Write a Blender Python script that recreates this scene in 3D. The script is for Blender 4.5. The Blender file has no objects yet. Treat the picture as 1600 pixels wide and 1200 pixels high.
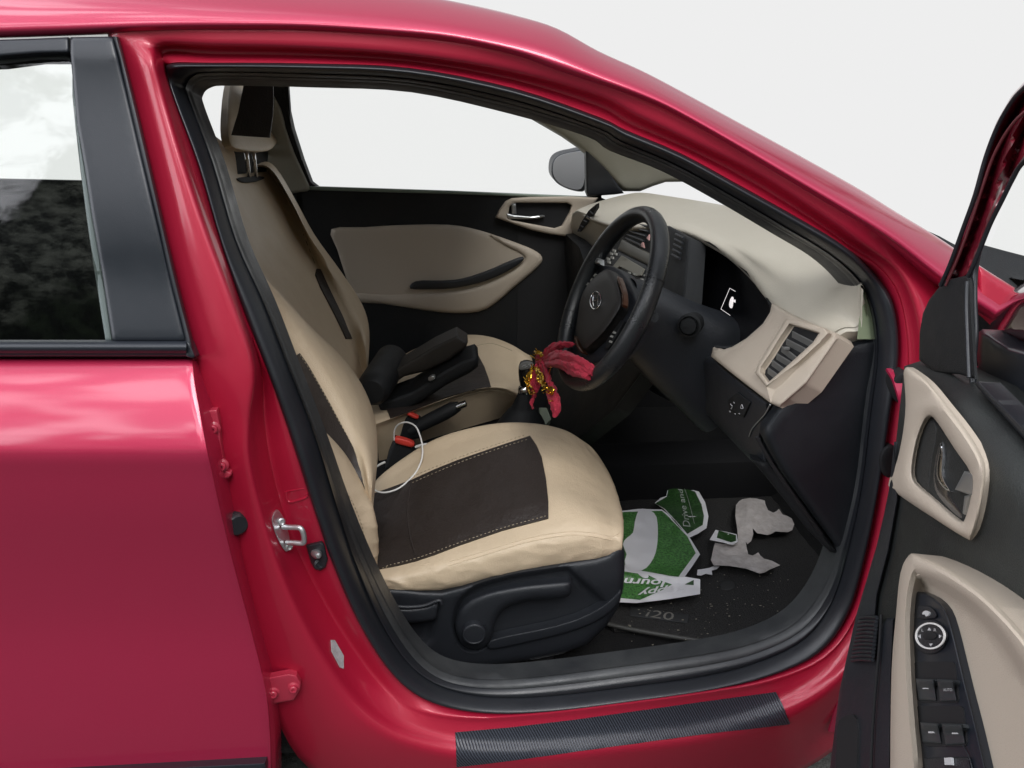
import bpy, bmesh, math, random
from mathutils import Vector, Matrix
from mathutils.bvhtree import BVHTree
from mathutils import noise as mnoise
from mathutils.geometry import delaunay_2d_cdt
random.seed(7)
V = Vector
SC = bpy.context.scene
COL = SC.collection

# ------------------------------------------------------------------ camera
CAM = V((0.0, -1.0, 1.34)); PITCH = math.radians(22.5); YAW = math.radians(4.0); F = 1202.0
def ray(px, py):
    u = (px-800)/F; v = (600-py)/F
    cp, sp = math.cos(PITCH), math.sin(PITCH)
    d = (u, cp+v*sp, -sp+v*cp)
    c, s = math.cos(YAW), math.sin(YAW)
    return V((c*d[0]+s*d[1], -s*d[0]+c*d[1], d[2]))
def Y(px, py, y):
    d = ray(px, py); return CAM + d*((y-CAM.y)/d.y)
def Z(px, py, z):
    d = ray(px, py); return CAM + d*((z-CAM.z)/d.z)
def X(px, py, x):
    d = ray(px, py); return CAM + d*((x-CAM.x)/d.x)
def PL(px, py, p0, n):
    d = ray(px, py); return CAM + d*((p0-CAM).dot(n)/d.dot(n))
def lerp_tab(tab, t):
    if t <= tab[0][0]: return tab[0][1]
    for (a, va), (b, vb) in zip(tab, tab[1:]):
        if t <= b:
            f = (t-a)/(b-a); f = f*f*(3-2*f)*.35+f*.65
            return va+(vb-va)*f
    return tab[-1][1]
YB = [(-.2, .03), (.2, .015), (.4, 0), (.75, -.01), (.95, .015), (1.1, .065), (1.35, .15), (1.5, .24)]
def S(px, py, off=0.0):                       # outer flank of the near side
    y = off
    for _ in range(14):
        p = Y(px, py, y); y = .5*y+.5*(lerp_tab(YB, p.z)+off)
    return Y(px, py, y)
YFT = [(.2, 1.60), (.9, 1.60), (1.0, 1.585), (1.35, 1.44), (1.5, 1.35)]
def SF(px, py, off=0.0):                      # far side inner face
    y = 1.55
    for _ in range(14):
        p = Y(px, py, y); y = .5*y+.5*(lerp_tab(YFT, p.z)+off)
    return Y(px, py, y)

# ------------------------------------------------------------------ materials
def M(name, base, rough=.5, metal=0., bump=None, var=None, coat=0., coat_rough=.05, spec=.5, emit=None, sheen=0., aniso=None, wear=None, trans=0., alpha=None):
    m = bpy.data.materials.new(name); m.use_nodes = True
    nt = m.node_tree; b = nt.nodes['Principled BSDF']; L = nt.links
    b.inputs['Base Color'].default_value = (*base, 1)
    b.inputs['Roughness'].default_value = rough; b.inputs['Metallic'].default_value = metal
    b.inputs['Coat Weight'].default_value = coat; b.inputs['Coat Roughness'].default_value = coat_rough
    b.inputs['Specular IOR Level'].default_value = spec
    b.inputs['Sheen Weight'].default_value = sheen
    if trans: b.inputs['Transmission Weight'].default_value = trans
    if emit:
        b.inputs['Emission Color'].default_value = (*emit[:3], 1); b.inputs['Emission Strength'].default_value = emit[3]
    tc = nt.nodes.new('ShaderNodeTexCoord')
    def noise(scale, detail=4, rough_=.55, kind='NOISE', vec=None):
        if kind == 'VORONOI':
            n = nt.nodes.new('ShaderNodeTexVoronoi'); n.inputs['Scale'].default_value = scale
            L.new(vec or tc.outputs['Object'], n.inputs['Vector']); return n.outputs['Distance']
        n = nt.nodes.new('ShaderNodeTexNoise'); n.inputs['Scale'].default_value = scale
        n.inputs['Detail'].default_value = detail; n.inputs['Roughness'].default_value = rough_
        L.new(vec or tc.outputs['Object'], n.inputs['Vector']); return n.outputs['Fac']
    if var:                                   # (scale, amount, other colour)
        sc, amt, oc = var
        r = nt.nodes.new('ShaderNodeValToRGB'); L.new(noise(sc, 5, .62), r.inputs['Fac'])
        r.color_ramp.elements[0].position = .35; r.color_ramp.elements[1].position = .72
        r.color_ramp.elements[0].color = (*base, 1)
        r.color_ramp.elements[1].color = tuple(base[i]*(1-amt)+oc[i]*amt for i in range(3))+(1,)
        L.new(r.outputs['Color'], b.inputs['Base Color'])
    if wear:                                  # roughness variation (scale, lo, hi)
        mr = nt.nodes.new('ShaderNodeMapRange'); L.new(noise(wear[0], 6, .6), mr.inputs['Value'])
        mr.inputs['From Min'].default_value = .3; mr.inputs['From Max'].default_value = .7
        mr.inputs['To Min'].default_value = wear[1]; mr.inputs['To Max'].default_value = wear[2]
        L.new(mr.outputs['Result'], b.inputs['Roughness'])
    if bump:                                  # list of (kind, scale, distance)
        prev = None
        for kind, sc, dist in bump:
            bn = nt.nodes.new('ShaderNodeBump'); bn.inputs['Distance'].default_value = dist
            bn.inputs['Strength'].default_value = 1
            L.new(noise(sc, 4, .55, kind), bn.inputs['Height'])
            if prev: L.new(prev, bn.inputs['Normal'])
            prev = bn.outputs['Normal']
        L.new(prev, b.inputs['Normal'])
    return m

RED = (.41, .011, .058)
m_red = M('red paint', RED, .46, .45, coat=1., coat_rough=.085, var=(1100, .14, (.75, .06, .14)), spec=.5)
m_redjamb = M('red jamb paint', (.40, .007, .034), .45, .2, coat=.55, coat_rough=.10)
m_gloss = M('pillar film', (.014, .017, .023), .30, 0, bump=[('NOISE', 900, .00012)], wear=(9, .28, .42))
m_rubber = M('rubber', (.013, .0145, .018), .34, bump=[('NOISE', 700, .0002)], wear=(25, .30, .42))
m_blk = M('black plastic', (.016, .018, .022), .40, bump=[('VORONOI', 700, .00035)], wear=(14, .34, .50))
m_blk2 = M('soft black plastic', (.009, .0098, .0108), .58, spec=.35, bump=[('VORONOI', 600, .0004)], wear=(10, .5, .7))
m_dark = M('deep black', (.006, .006, .007), .8)
m_carpet = M('black carpet', (.010, .010, .011), .95, spec=.15, bump=[('NOISE', 260, .002)], var=(380, .10, (.12, .12, .10)))
m_beige = M('beige plastic', (.45, .385, .31), .55, bump=[('VORONOI', 900, .0003)], wear=(6, .5, .62))
m_dash = M('dash beige', (.47, .435, .36), .5, bump=[('VORONOI', 800, .0003)], wear=(4, .42, .6))
m_seat = M('beige leatherette', (.57, .455, .315), .50, bump=[('VORONOI', 420, .0004), ('NOISE', 9, .006)], var=(5, .20, (.44, .33, .21)), wear=(10, .42, .58))
m_seatb = M('brown leatherette', (.026, .019, .016), .50, bump=[('VORONOI', 420, .0005), ('NOISE', 16, .006)], wear=(10, .42, .58))
m_stitch = M('stitch thread', (.35, .29, .20), .7)
m_chrome = M('chrome', (.78, .79, .80), .16, 1.)
m_silver = M('silver plastic', (.45, .46, .46), .3, .8)
m_zinc = M('zinc steel', (.62, .63, .64), .38, .9, wear=(40, .25, .5))
m_white = M('white plastic', (.72, .71, .68), .45)
m_mark = M('white print', (.50, .50, .50), .5)
m_redbtn = M('red button', (.62, .05, .035), .4)
m_pinkbolt = M('painted bolt', (.40, .025, .055), .5, coat=.3)
m_mirror = M('mirror', (.62, .62, .63), .25, .9)
m_lit = M('lit icon', (.6, .6, .6), .4, emit=(1, .9, .9, .6))
m_screen = M('grey display', (.26, .25, .21), .35)
m_orange = M('orange lit trim', (.09, .038, .02), .3, .8)  # silver wheel trims, with the orange light on them put into the colour
m_headl = M('headliner cloth', (.19, .18, .15), .9, sheen=.2)
m_trimg = M('pillar trim', (.29, .28, .23), .7, bump=[('NOISE', 500, .0004)])
m_asph = M('concrete drive', (.06, .06, .058), .9, bump=[('NOISE', 60, .01)], var=(8, .4, (.10, .10, .09)))
m_cloth = M('crimson cloth', (.30, .006, .026), .75, sheen=.08, bump=[('NOISE', 500, .001)])
m_gold = M('gold tinsel', (.85, .52, .06), .22, 1.)
m_wheel = M('wheel leather', (.012, .0135, .015), .30, bump=[('VORONOI', 500, .0004)], wear=(20, .25, .38))
m_mirrorpaint = M('dark red mirror paint', (.10, .012, .03), .2, .2, coat=1)
m_sticker = M('grey sticker', (.42, .42, .42), .4, var=(160, .6, (.15, .15, .16)))
m_rubmat = M('rubber mat', (.008, .008, .009), .62, bump=[('VORONOI', 260, .0015)], var=(420, .22, (.20, .19, .17)))
m_torn = M('torn paper', (.58, .54, .52), .8, var=(60, .5, (.33, .28, .25)), bump=[('NOISE', 60, .003)])
m_paperw = M('paper white', (.80, .79, .81), .7)

def m_glass_make(name, tint, ior):
    m = bpy.data.materials.new(name); m.use_nodes = True; nt = m.node_tree; nt.nodes.clear()
    o = nt.nodes.new('ShaderNodeOutputMaterial'); mix = nt.nodes.new('ShaderNodeMixShader')
    t = nt.nodes.new('ShaderNodeBsdfTransparent'); t.inputs['Color'].default_value = (*tint, 1)
    g = nt.nodes.new('ShaderNodeBsdfGlossy'); g.inputs['Roughness'].default_value = .01
    f = nt.nodes.new('ShaderNodeFresnel'); f.inputs['IOR'].default_value = ior
    nt.links.new(f.outputs[0], mix.inputs[0]); nt.links.new(t.outputs[0], mix.inputs[1])
    nt.links.new(g.outputs[0], mix.inputs[2]); nt.links.new(mix.outputs[0], o.inputs[0]); return m
m_glass = m_glass_make('window glass', (.99, 1., .99), 1.15)
m_glassd = m_glass_make('lowered door glass', (.99, 1., .99), 1.03)
m_glassr = m_glass_make('side glass', (.95, .98, .96), 1.5)

def m_carbon_make():
    m = M('carbon film', (.02, .022, .03), .35); nt = m.node_tree; b = nt.nodes['Principled BSDF']; L = nt.links
    tc = nt.nodes.new('ShaderNodeTexCoord')
    w = nt.nodes.new('ShaderNodeTexWave'); w.wave_type = 'BANDS'; w.bands_direction = 'DIAGONAL'
    mp = nt.nodes.new('ShaderNodeMapping'); mp.inputs['Scale'].default_value = (1, 0, .55)
    L.new(tc.outputs['Object'], mp.inputs[0]); L.new(mp.outputs[0], w.inputs['Vector'])
    w.inputs['Scale'].default_value = 125; w.inputs['Distortion'].default_value = 0; w.inputs['Detail'].default_value = 1
    r = nt.nodes.new('ShaderNodeValToRGB'); r.color_ramp.elements[0].color = (.006, .007, .011, 1); r.color_ramp.elements[1].color = (.048, .054, .070, 1)
    L.new(w.outputs['Fac'], r.inputs[0]); L.new(r.outputs[0], b.inputs['Base Color'])
    bn = nt.nodes.new('ShaderNodeBump'); bn.inputs['Distance'].default_value = .0006; L.new(w.outputs['Fac'], bn.inputs['Height']); L.new(bn.outputs[0], b.inputs['Normal'])
    return m
m_carbon = m_carbon_make()
def m_grass_make(name, dark):
    m = M(name, (.05, .2, .04), .38); nt = m.node_tree; b = nt.nodes['Principled BSDF']; L = nt.links
    tc = nt.nodes.new('ShaderNodeTexCoord')
    n = nt.nodes.new('ShaderNodeTexNoise'); n.inputs['Scale'].default_value = 170; n.inputs['Detail'].default_value = 6; n.inputs['Roughness'].default_value = .75
    L.new(tc.outputs['Object'], n.inputs['Vector'])
    r = nt.nodes.new('ShaderNodeValToRGB'); e = r.color_ramp.elements
    e[0].position = .36; e[1].position = .66
    e[0].color = (.012*dark, .06*dark, .014*dark, 1); e[1].color = (.13*dark, .36*dark, .09*dark, 1)
    L.new(n.outputs['Fac'], r.inputs[0]); L.new(r.outputs[0], b.inputs['Base Color']); return m
m_grass = m_grass_make('grass print', 1.0)
m_grassd = m_grass_make('dark green print', .35)

# ------------------------------------------------------------------ mesh helpers
def link(name, me, parent=None):
    o = bpy.data.objects.new(name, me); COL.objects.link(o)
    if parent is not None:
        o.parent = parent; o.matrix_parent_inverse = parent_world(parent).inverted()
    return o
def parent_world(p):
    m = Matrix.Translation(p.location)
    q = p
    if q.parent is not None: return Matrix.Identity(4) if p.type == 'MESH' else m
    return m
def build(name, verts, faces, mat, parent=None, smooth=True, sharp=40, mats=None, fmat=None, origin=None):
    me = bpy.data.meshes.new(name)
    if origin is not None: verts = [V(v)-origin for v in verts]
    me.from_pydata([tuple(v) for v in verts], [], faces)
    for m in (mats or [mat]): me.materials.append(m)
    if fmat:
        for p, i in zip(me.polygons, fmat): p.material_index = i
    bm = bmesh.new(); bm.from_mesh(me); bmesh.ops.recalc_face_normals(bm, faces=bm.faces); bm.to_mesh(me); bm.free()
    if smooth:
        for p in me.polygons: p.use_smooth = True
        me.set_sharp_from_angle(angle=math.radians(sharp))
    me.update()
    o = link(name, me, parent)
    if origin is not None and parent is None: o.location = origin
    return o
def cat(pts, k, closed=False):
    n = len(pts); out = []
    rng = range(n) if closed else range(n-1)
    for i in rng:
        if closed: p = [pts[(i+j-1) % n] for j in range(4)]
        else: p = [pts[max(0, i-1)], pts[i], pts[i+1], pts[min(n-1, i+2)]]
        for s in range(k):
            t = s/k
            out.append(.5*((2*p[1])+(p[2]-p[0])*t+(2*p[0]-5*p[1]+4*p[2]-p[3])*t*t+(3*p[1]-p[0]-3*p[2]+p[3])*t**3))
    if not closed: out.append(pts[-1].copy())
    return out
def cat2(pts, k, closed=True):
    return [(v.x, v.y) for v in cat([V((p[0], p[1], 0)) for p in pts], k, closed)]
class MB:
    def __init__(s): s.v = []; s.f = []; s.m = []
    def add(s, vs, fs, mi=0):
        b = len(s.v); s.v += [V(v) for v in vs]; s.f += [tuple(i+b for i in f) for f in fs]; s.m += [mi]*len(fs)
    def build(s, name, mat, parent=None, mats=None, **k): return build(name, s.v, s.f, mat, parent, mats=mats, fmat=s.m if mats else None, **k)
def surf(rows, ku=4, kv=4, closed=False, linear=False, vclosed=False):
    rr = [cat(r, ku, closed) for r in rows]; nu = len(rr[0])
    cols = []
    for j in range(nu):
        c = [r[j] for r in rr]
        if linear:
            cc = []
            for a, b in zip(c, c[1:]): cc += [a.lerp(b, s/kv) for s in range(kv)]
            cc.append(c[-1])
        else: cc = cat(c, kv, vclosed)
        cols.append(cc)
    nv = len(cols[0]); vs = [cols[j][i] for i in range(nv) for j in range(nu)]; fs = []
    for i in range(nv if vclosed else nv-1):
        for j in range(nu if closed else nu-1):
            j2 = (j+1) % nu; i2 = (i+1) % nv
            fs.append((i*nu+j, i*nu+j2, i2*nu+j2, i2*nu+j))
    return vs, fs
def tube_data(pts, r, n=10, caps=True):
    pts = [V(p) for p in pts]; rs = r if isinstance(r, (list, tuple)) else [r]*len(pts)
    vs, fs = [], []; up = None
    for i, p in enumerate(pts):
        t = (pts[min(i+1, len(pts)-1)]-pts[max(i-1, 0)]).normalized()
        if up is None: up = t.orthogonal().normalized()
        up = (up - t*up.dot(t)).normalized(); w = t.cross(up)
        for k in range(n):
            a = 2*math.pi*k/n; vs.append(p+(up*math.cos(a)+w*math.sin(a))*rs[i])
    for i in range(len(pts)-1):
        for k in range(n): fs.append((i*n+k, i*n+(k+1) % n, (i+1)*n+(k+1) % n, (i+1)*n+k))
    if caps: fs.append(tuple(range(n))[::-1]); fs.append(tuple(range((len(pts)-1)*n, len(pts)*n)))
    return vs, fs
def tube(name, pts, r, mat, parent=None, n=10, **k):
    vs, fs = tube_data(pts, r, n); return build(name, vs, fs, mat, parent, **k)
def box_data(c, sx, sy, sz, bev=0, axes=None):
    ax = axes or (V((1, 0, 0)), V((0, 1, 0)), V((0, 0, 1))); c = V(c)
    bm = bmesh.new(); bmesh.ops.create_cube(bm, size=1)
    for v in bm.verts: v.co = V((v.co.x*sx, v.co.y*sy, v.co.z*sz))
    if bev: bmesh.ops.bevel(bm, geom=bm.edges[:], offset=bev, segments=3, affect='EDGES', profile=.5)
    bm.verts.index_update()
    vs = [c+ax[0]*v.co.x+ax[1]*v.co.y+ax[2]*v.co.z for v in bm.verts]; fs = [tuple(v.index for v in f.verts) for f in bm.faces]; bm.free(); return vs, fs
def rev_data(prof, c, axis, n=28):          # profile of (radius, height along axis)
    axis = V(axis).normalized(); u = axis.orthogonal().normalized(); w = axis.cross(u); vs, fs = [], []
    for r, h in prof:
        for k in range(n):
            a = 2*math.pi*k/n; vs.append(V(c)+axis*h+(u*math.cos(a)+w*math.sin(a))*r)
    for i in range(len(prof)-1):
        for k in range(n): fs.append((i*n+k, i*n+(k+1) % n, (i+1)*n+(k+1) % n, (i+1)*n+k))
    fs.append(tuple(range(n))); fs.append(tuple(range((len(prof)-1)*n, len(prof)*n))); return vs, fs
# point in polygon and distance to it, in traced coordinates
def inside(p, poly):
    x, y = p; c = False; j = len(poly)-1
    for i in range(len(poly)):
        xi, yi = poly[i]; xj, yj = poly[j]
        if (yi > y) != (yj > y) and x < (xj-xi)*(y-yi)/(yj-yi)+xi: c = not c
        j = i
    return c
def dist(p, poly, closed=True):
    x, y = p; d = 1e9; n = len(poly)
    for i in range(n if closed else n-1):
        ax, ay = poly[i]; bx, by = poly[(i+1) % n]; dx, dy = bx-ax, by-ay; L = dx*dx+dy*dy
        t = 0 if L == 0 else max(0, min(1, ((x-ax)*dx+(y-ay)*dy)/L)); d = min(d, math.hypot(x-ax-t*dx, y-ay-t*dy))
    return d
def fill2d(outline, hole, res, rings=(), hrings=(), extra=()):
    def dens(poly, r):
        out = []
        for i in range(len(poly)):
            a, b = poly[i], poly[(i+1) % len(poly)]; n = max(1, int(math.hypot(b[0]-a[0], b[1]-a[1])/r))
            out += [(a[0]+(b[0]-a[0])*k/n, a[1]+(b[1]-a[1])*k/n) for k in range(n)]
        return out
    fine = min([res]+[max(2.5, max(rings)*.7)] if rings else [res])
    o = dens(outline, fine); pts = [V(p) for p in o]; edges = [(i, (i+1) % len(o)) for i in range(len(o))]
    def inset(poly, dists, sign):
        ar = sum(poly[i][0]*poly[(i+1) % len(poly)][1]-poly[(i+1) % len(poly)][0]*poly[i][1] for i in range(len(poly)))
        sg = sign*(1 if ar > 0 else -1); n = len(poly)
        for d in dists:
            for i in range(n):
                ax, ay = poly[i-1]; bx, by = poly[(i+1) % n]; l = math.hypot(bx-ax, by-ay) or 1
                q = (poly[i][0]-(by-ay)/l*d*sg, poly[i][1]+(bx-ax)/l*d*sg)
                e = dist(q, poly)
                if e > d*.93 and inside(q, outline) and (sign > 0 or not inside(q, poly)): pts.append(V(q))
    inset(o, rings, 1)
    h = None
    if hole:
        h = dens(hole, fine); b = len(pts); pts += [V(p) for p in h]; edges += [(b+i, b+(i+1) % len(h)) for i in range(len(h))]
        inset(h, hrings, -1)
    for ex in extra:
        e = dens(ex, res*.7); b = len(pts); pts += [V(p) for p in e]; edges += [(b+i, b+(i+1) % len(e)) for i in range(len(e))]
    gap = (max(rings) if rings else 0)+res*.45; hg = (max(hrings) if hrings else 0)+res*.45
    xs = [p[0] for p in o]; ys = [p[1] for p in o]; y = min(ys)+res*.5; row = 0
    while y < max(ys):
        x = min(xs)+(res*.5 if row % 2 else 0)
        while x < max(xs):
            if inside((x, y), o) and dist((x, y), o) > gap and not (h and (inside((x, y), h) or dist((x, y), h) < hg)) and all(dist((x, y), e) > res*.4 for e in extra): pts.append(V((x, y)))
            x += res
        y += res*.87; row += 1
    vs, es, fs, *_ = delaunay_2d_cdt(pts, edges, [], 0, 1e-5)
    vs = [(v.x, v.y) for v in vs]; keep = []
    for f in fs:
        c = (sum(vs[i][0] for i in f)/3, sum(vs[i][1] for i in f)/3)
        if inside(c, o) and not (h and inside(c, h)): keep.append(tuple(f))
    return vs, keep, o, h
def relief_data(outline, proj, off=None, hole=None, res=8, rnd=None, thick=.01, hrnd=None, extra=()):
    """filled outline; proj(px,py)->(position, normal towards the viewer); off(px,py) lifts it; rounded rim; closed by a skirt"""
    fr = (.07, .25, .55, 1.)
    vs, fs, o, h = fill2d(outline, hole, res, [rnd[0]*f for f in fr] if rnd else (), [hrnd[0]*f for f in fr] if hrnd else (), extra); P = []; B = []
    for x, y in vs:
        p, n = proj(x, y); d = off(x, y) if callable(off) else (off or 0)
        if rnd:
            e = dist((x, y), o)
            if e < rnd[0]: d -= rnd[1]*(1-math.sqrt(max(0, 1-(1-e/rnd[0])**2)))
        if hrnd and h:
            e = dist((x, y), h)
            if e < hrnd[0]: d -= hrnd[1]*(1-math.sqrt(max(0, 1-(1-e/hrnd[0])**2)))
        r = ray(x, y).normalized(); q = p+r*(d/min(-.17, n.dot(r)))
        P.append(q); B.append(q-n*thick)
    cnt = {}
    for f in fs:
        for a, b in ((f[0], f[1]), (f[1], f[2]), (f[2], f[0])): cnt[(a, b)] = 1
    bd = [e for e in cnt if (e[1], e[0]) not in cnt]
    out = list(P); mp = {}
    F2 = list(fs)
    for a, b in bd:
        for i in (a, b):
            if i not in mp: mp[i] = len(out); out.append(B[i])
        F2.append((b, a, mp[a], mp[b]))
    return out, F2
def relief(name, outline, proj, mat, parent=None, **k):
    kw = {q: k.pop(q) for q in ('off', 'hole', 'res', 'rnd', 'thick', 'hrnd', 'extra') if q in k}
    vs, fs = relief_data(outline, proj, **kw); return build(name, vs, fs, mat, parent, **k)
def pj_plane(p0, n):
    n = V(n).normalized(); p0 = V(p0)
    if n.dot(CAM-p0) < 0: n = -n
    return lambda x, y: (PL(x, y, p0, n), n)
def pj_pts(a, b, c):
    n = (b-a).cross(c-a).normalized(); return pj_plane(a, n)
def pj_y(y): return pj_plane(V((0, y, 0)), V((0, -1, 0)))
def pj_obj(objs, off=0.):
    vs, fs = [], []
    for o in (objs if isinstance(objs, (list, tuple)) else [objs]):
        b = len(vs); vs += [v.co.copy()+o.location for v in o.data.vertices]; fs += [tuple(i+b for i in p.vertices) for p in o.data.polygons]
    t = BVHTree.FromPolygons(vs, fs); last = [None]
    def f(x, y):
        d = ray(x, y).normalized(); h, n, i, _ = t.ray_cast(CAM, d)
        if h is None:
            if last[0] is None:
                for r in range(3, 60, 3):
                    for q in range(8):
                        hh, nn, ii, _ = t.ray_cast(CAM, ray(x+r*math.cos(q*.785), y+r*math.sin(q*.785)).normalized())
                        if hh is not None: last[0] = (hh, nn if nn.dot(d) < 0 else -nn); break
                    if last[0]: break
            if last[0] is None: return Y(x, y, .5), V((0, -1, 0))
            p0, n0 = last[0]; return PL(x, y, p0, V((0, -1, 0))*.999+n0*.001), n0
        if n.dot(d) > 0: n = -n
        last[0] = (h, n); return h, n
    return f
def decal(name, outline, target, mat, parent, off=.003, res=7, smooth_k=0, thick=.004, **k):
    pj = pj_obj(target) if not callable(target) else target
    ol = cat2(outline, smooth_k) if smooth_k else outline
    vs, fs, o, h = fill2d(ol, None, res); P = [pj(*p) for p in vs]
    nn = [V((0, 0, 0)) for _ in vs]
    for f in fs:
        a, b, c = (P[i][0] for i in f); n = (b-a).cross(c-a)
        if n.dot(CAM-a) < 0: n = -n
        for i in f: nn[i] += n
    nn = [n.normalized() if n.length > 1e-12 else P[i][1] for i, n in enumerate(nn)]
    top = [P[i][0]+nn[i]*off for i in range(len(vs))]; out = list(top); F2 = list(fs); mp = {}
    E = {(a, b) for f in fs for a, b in ((f[0], f[1]), (f[1], f[2]), (f[2], f[0]))}
    for a, b in [e for e in E if (e[1], e[0]) not in E]:
        for i in (a, b):
            if i not in mp: mp[i] = len(out); out.append(top[i]-nn[i]*thick)
        F2.append((b, a, mp[a], mp[b]))
    return build(name, out, F2, mat, parent, **k)
def line_on(pts, target, off=.002, k=6, closed=False):
    pj = pj_obj(target) if not callable(target) else target
    out = []
    for x, y in cat2(pts, k, closed):
        p, n = pj(x, y); out.append(p+n*off)
    return out
def stitches(mb, pts, target, seg=4, gap=2.5, r=.0007, off=.002, closed=False):
    pl = []
    for a, b in zip(cat2(pts, 12, closed), cat2(pts, 12, closed)[1:]):
        n = max(1, int(math.hypot(b[0]-a[0], b[1]-a[1]))); pl += [(a[0]+(b[0]-a[0])*k/n, a[1]+(b[1]-a[1])*k/n) for k in range(n)]
    pj = pj_obj(target) if not callable(target) else target
    acc = 0; cur = []
    for a, b in zip(pl, pl[1:]):
        acc += math.hypot(b[0]-a[0], b[1]-a[1])
        if acc % (seg+gap) < seg:
            p, n = pj(*a); cur.append(p+n*off)
        else:
            if len(cur) > 1: mb.add(*tube_data(cur, r, 5))
            cur = []
    if len(cur) > 1: mb.add(*tube_data(cur, r, 5))
def text_tris(s, shear=0., bold=0.):
    cu = bpy.data.curves.new('lettering', 'FONT'); cu.body = s; cu.shear = shear; cu.offset = bold; cu.resolution_u = 3
    o = bpy.data.objects.new('lettering', cu); COL.objects.link(o)
    dg = bpy.context.evaluated_depsgraph_get(); me = o.evaluated_get(dg).to_mesh()
    vs = [(v.co.x, v.co.y) for v in me.vertices]; fs = [tuple(p.vertices) for p in me.polygons]
    o.evaluated_get(dg).to_mesh_clear(); bpy.data.objects.remove(o); bpy.data.curves.remove(cu)
    x0 = min(v[0] for v in vs); x1 = max(v[0] for v in vs); y0 = min(v[1] for v in vs); y1 = max(v[1] for v in vs)
    return [((v[0]-x0)/(x1-x0), (v[1]-y0)/(y1-y0)) for v in vs], fs
def text_on(s, quad, target, off=.0015, shear=0., bold=0.):   # quad: bottom-left, bottom-right, top-right, top-left of the words
    vs, fs = text_tris(s, shear, bold); pj = pj_obj(target) if not callable(target) else target
    a, b, c, d = quad; out = []
    for u, v in vs:
        x = (a[0]*(1-u)+b[0]*u)*(1-v)+(d[0]*(1-u)+c[0]*u)*v; y = (a[1]*(1-u)+b[1]*u)*(1-v)+(d[1]*(1-u)+c[1]*u)*v
        p, n = pj(x, y); out.append(p+n*off)
    return out, fs
def empty(name, loc):
    o = bpy.data.objects.new(name, None); COL.objects.link(o); o.location = loc; o.empty_display_size = .1; return o
def tag(o, label=None, cat=None, group=None, kind=None):
    if label: o['label'] = label
    if cat: o['category'] = cat
    if group: o['group'] = group
    if kind: o['kind'] = kind
    return o
def solid(vs, fs, t):                          # give an open sheet a thickness, away from the camera side of its normals
    bm = bmesh.new(); bv = [bm.verts.new(v) for v in vs]
    for f in fs:
        try: bm.faces.new([bv[i] for i in f])
        except ValueError: pass
    bm.normal_update(); bmesh.ops.solidify(bm, geom=bm.faces[:], thickness=t); bm.verts.index_update()
    o = [v.co.copy() for v in bm.verts], [tuple(v.index for v in f.verts) for f in bm.faces]; bm.free(); return o

# ================================================================== setting
def build_setting():
    me = MB(); n = 24
    g = [[V((-4+8.5*i/n, -6+8*j/n, .004*math.sin(i*1.7)*math.cos(j*2.1))) for i in range(n+1)] for j in range(n+1)]
    vs, fs = surf(g, 1, 1); vs2 = vs
    o = build('driveway', vs2, fs, m_asph); tag(o, kind='structure')
build_setting()

car = empty('car', (-.1, .8, 0))
tag(car, 'crimson hatchback with its front door open showing beige leatherette seats', 'car')

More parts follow.
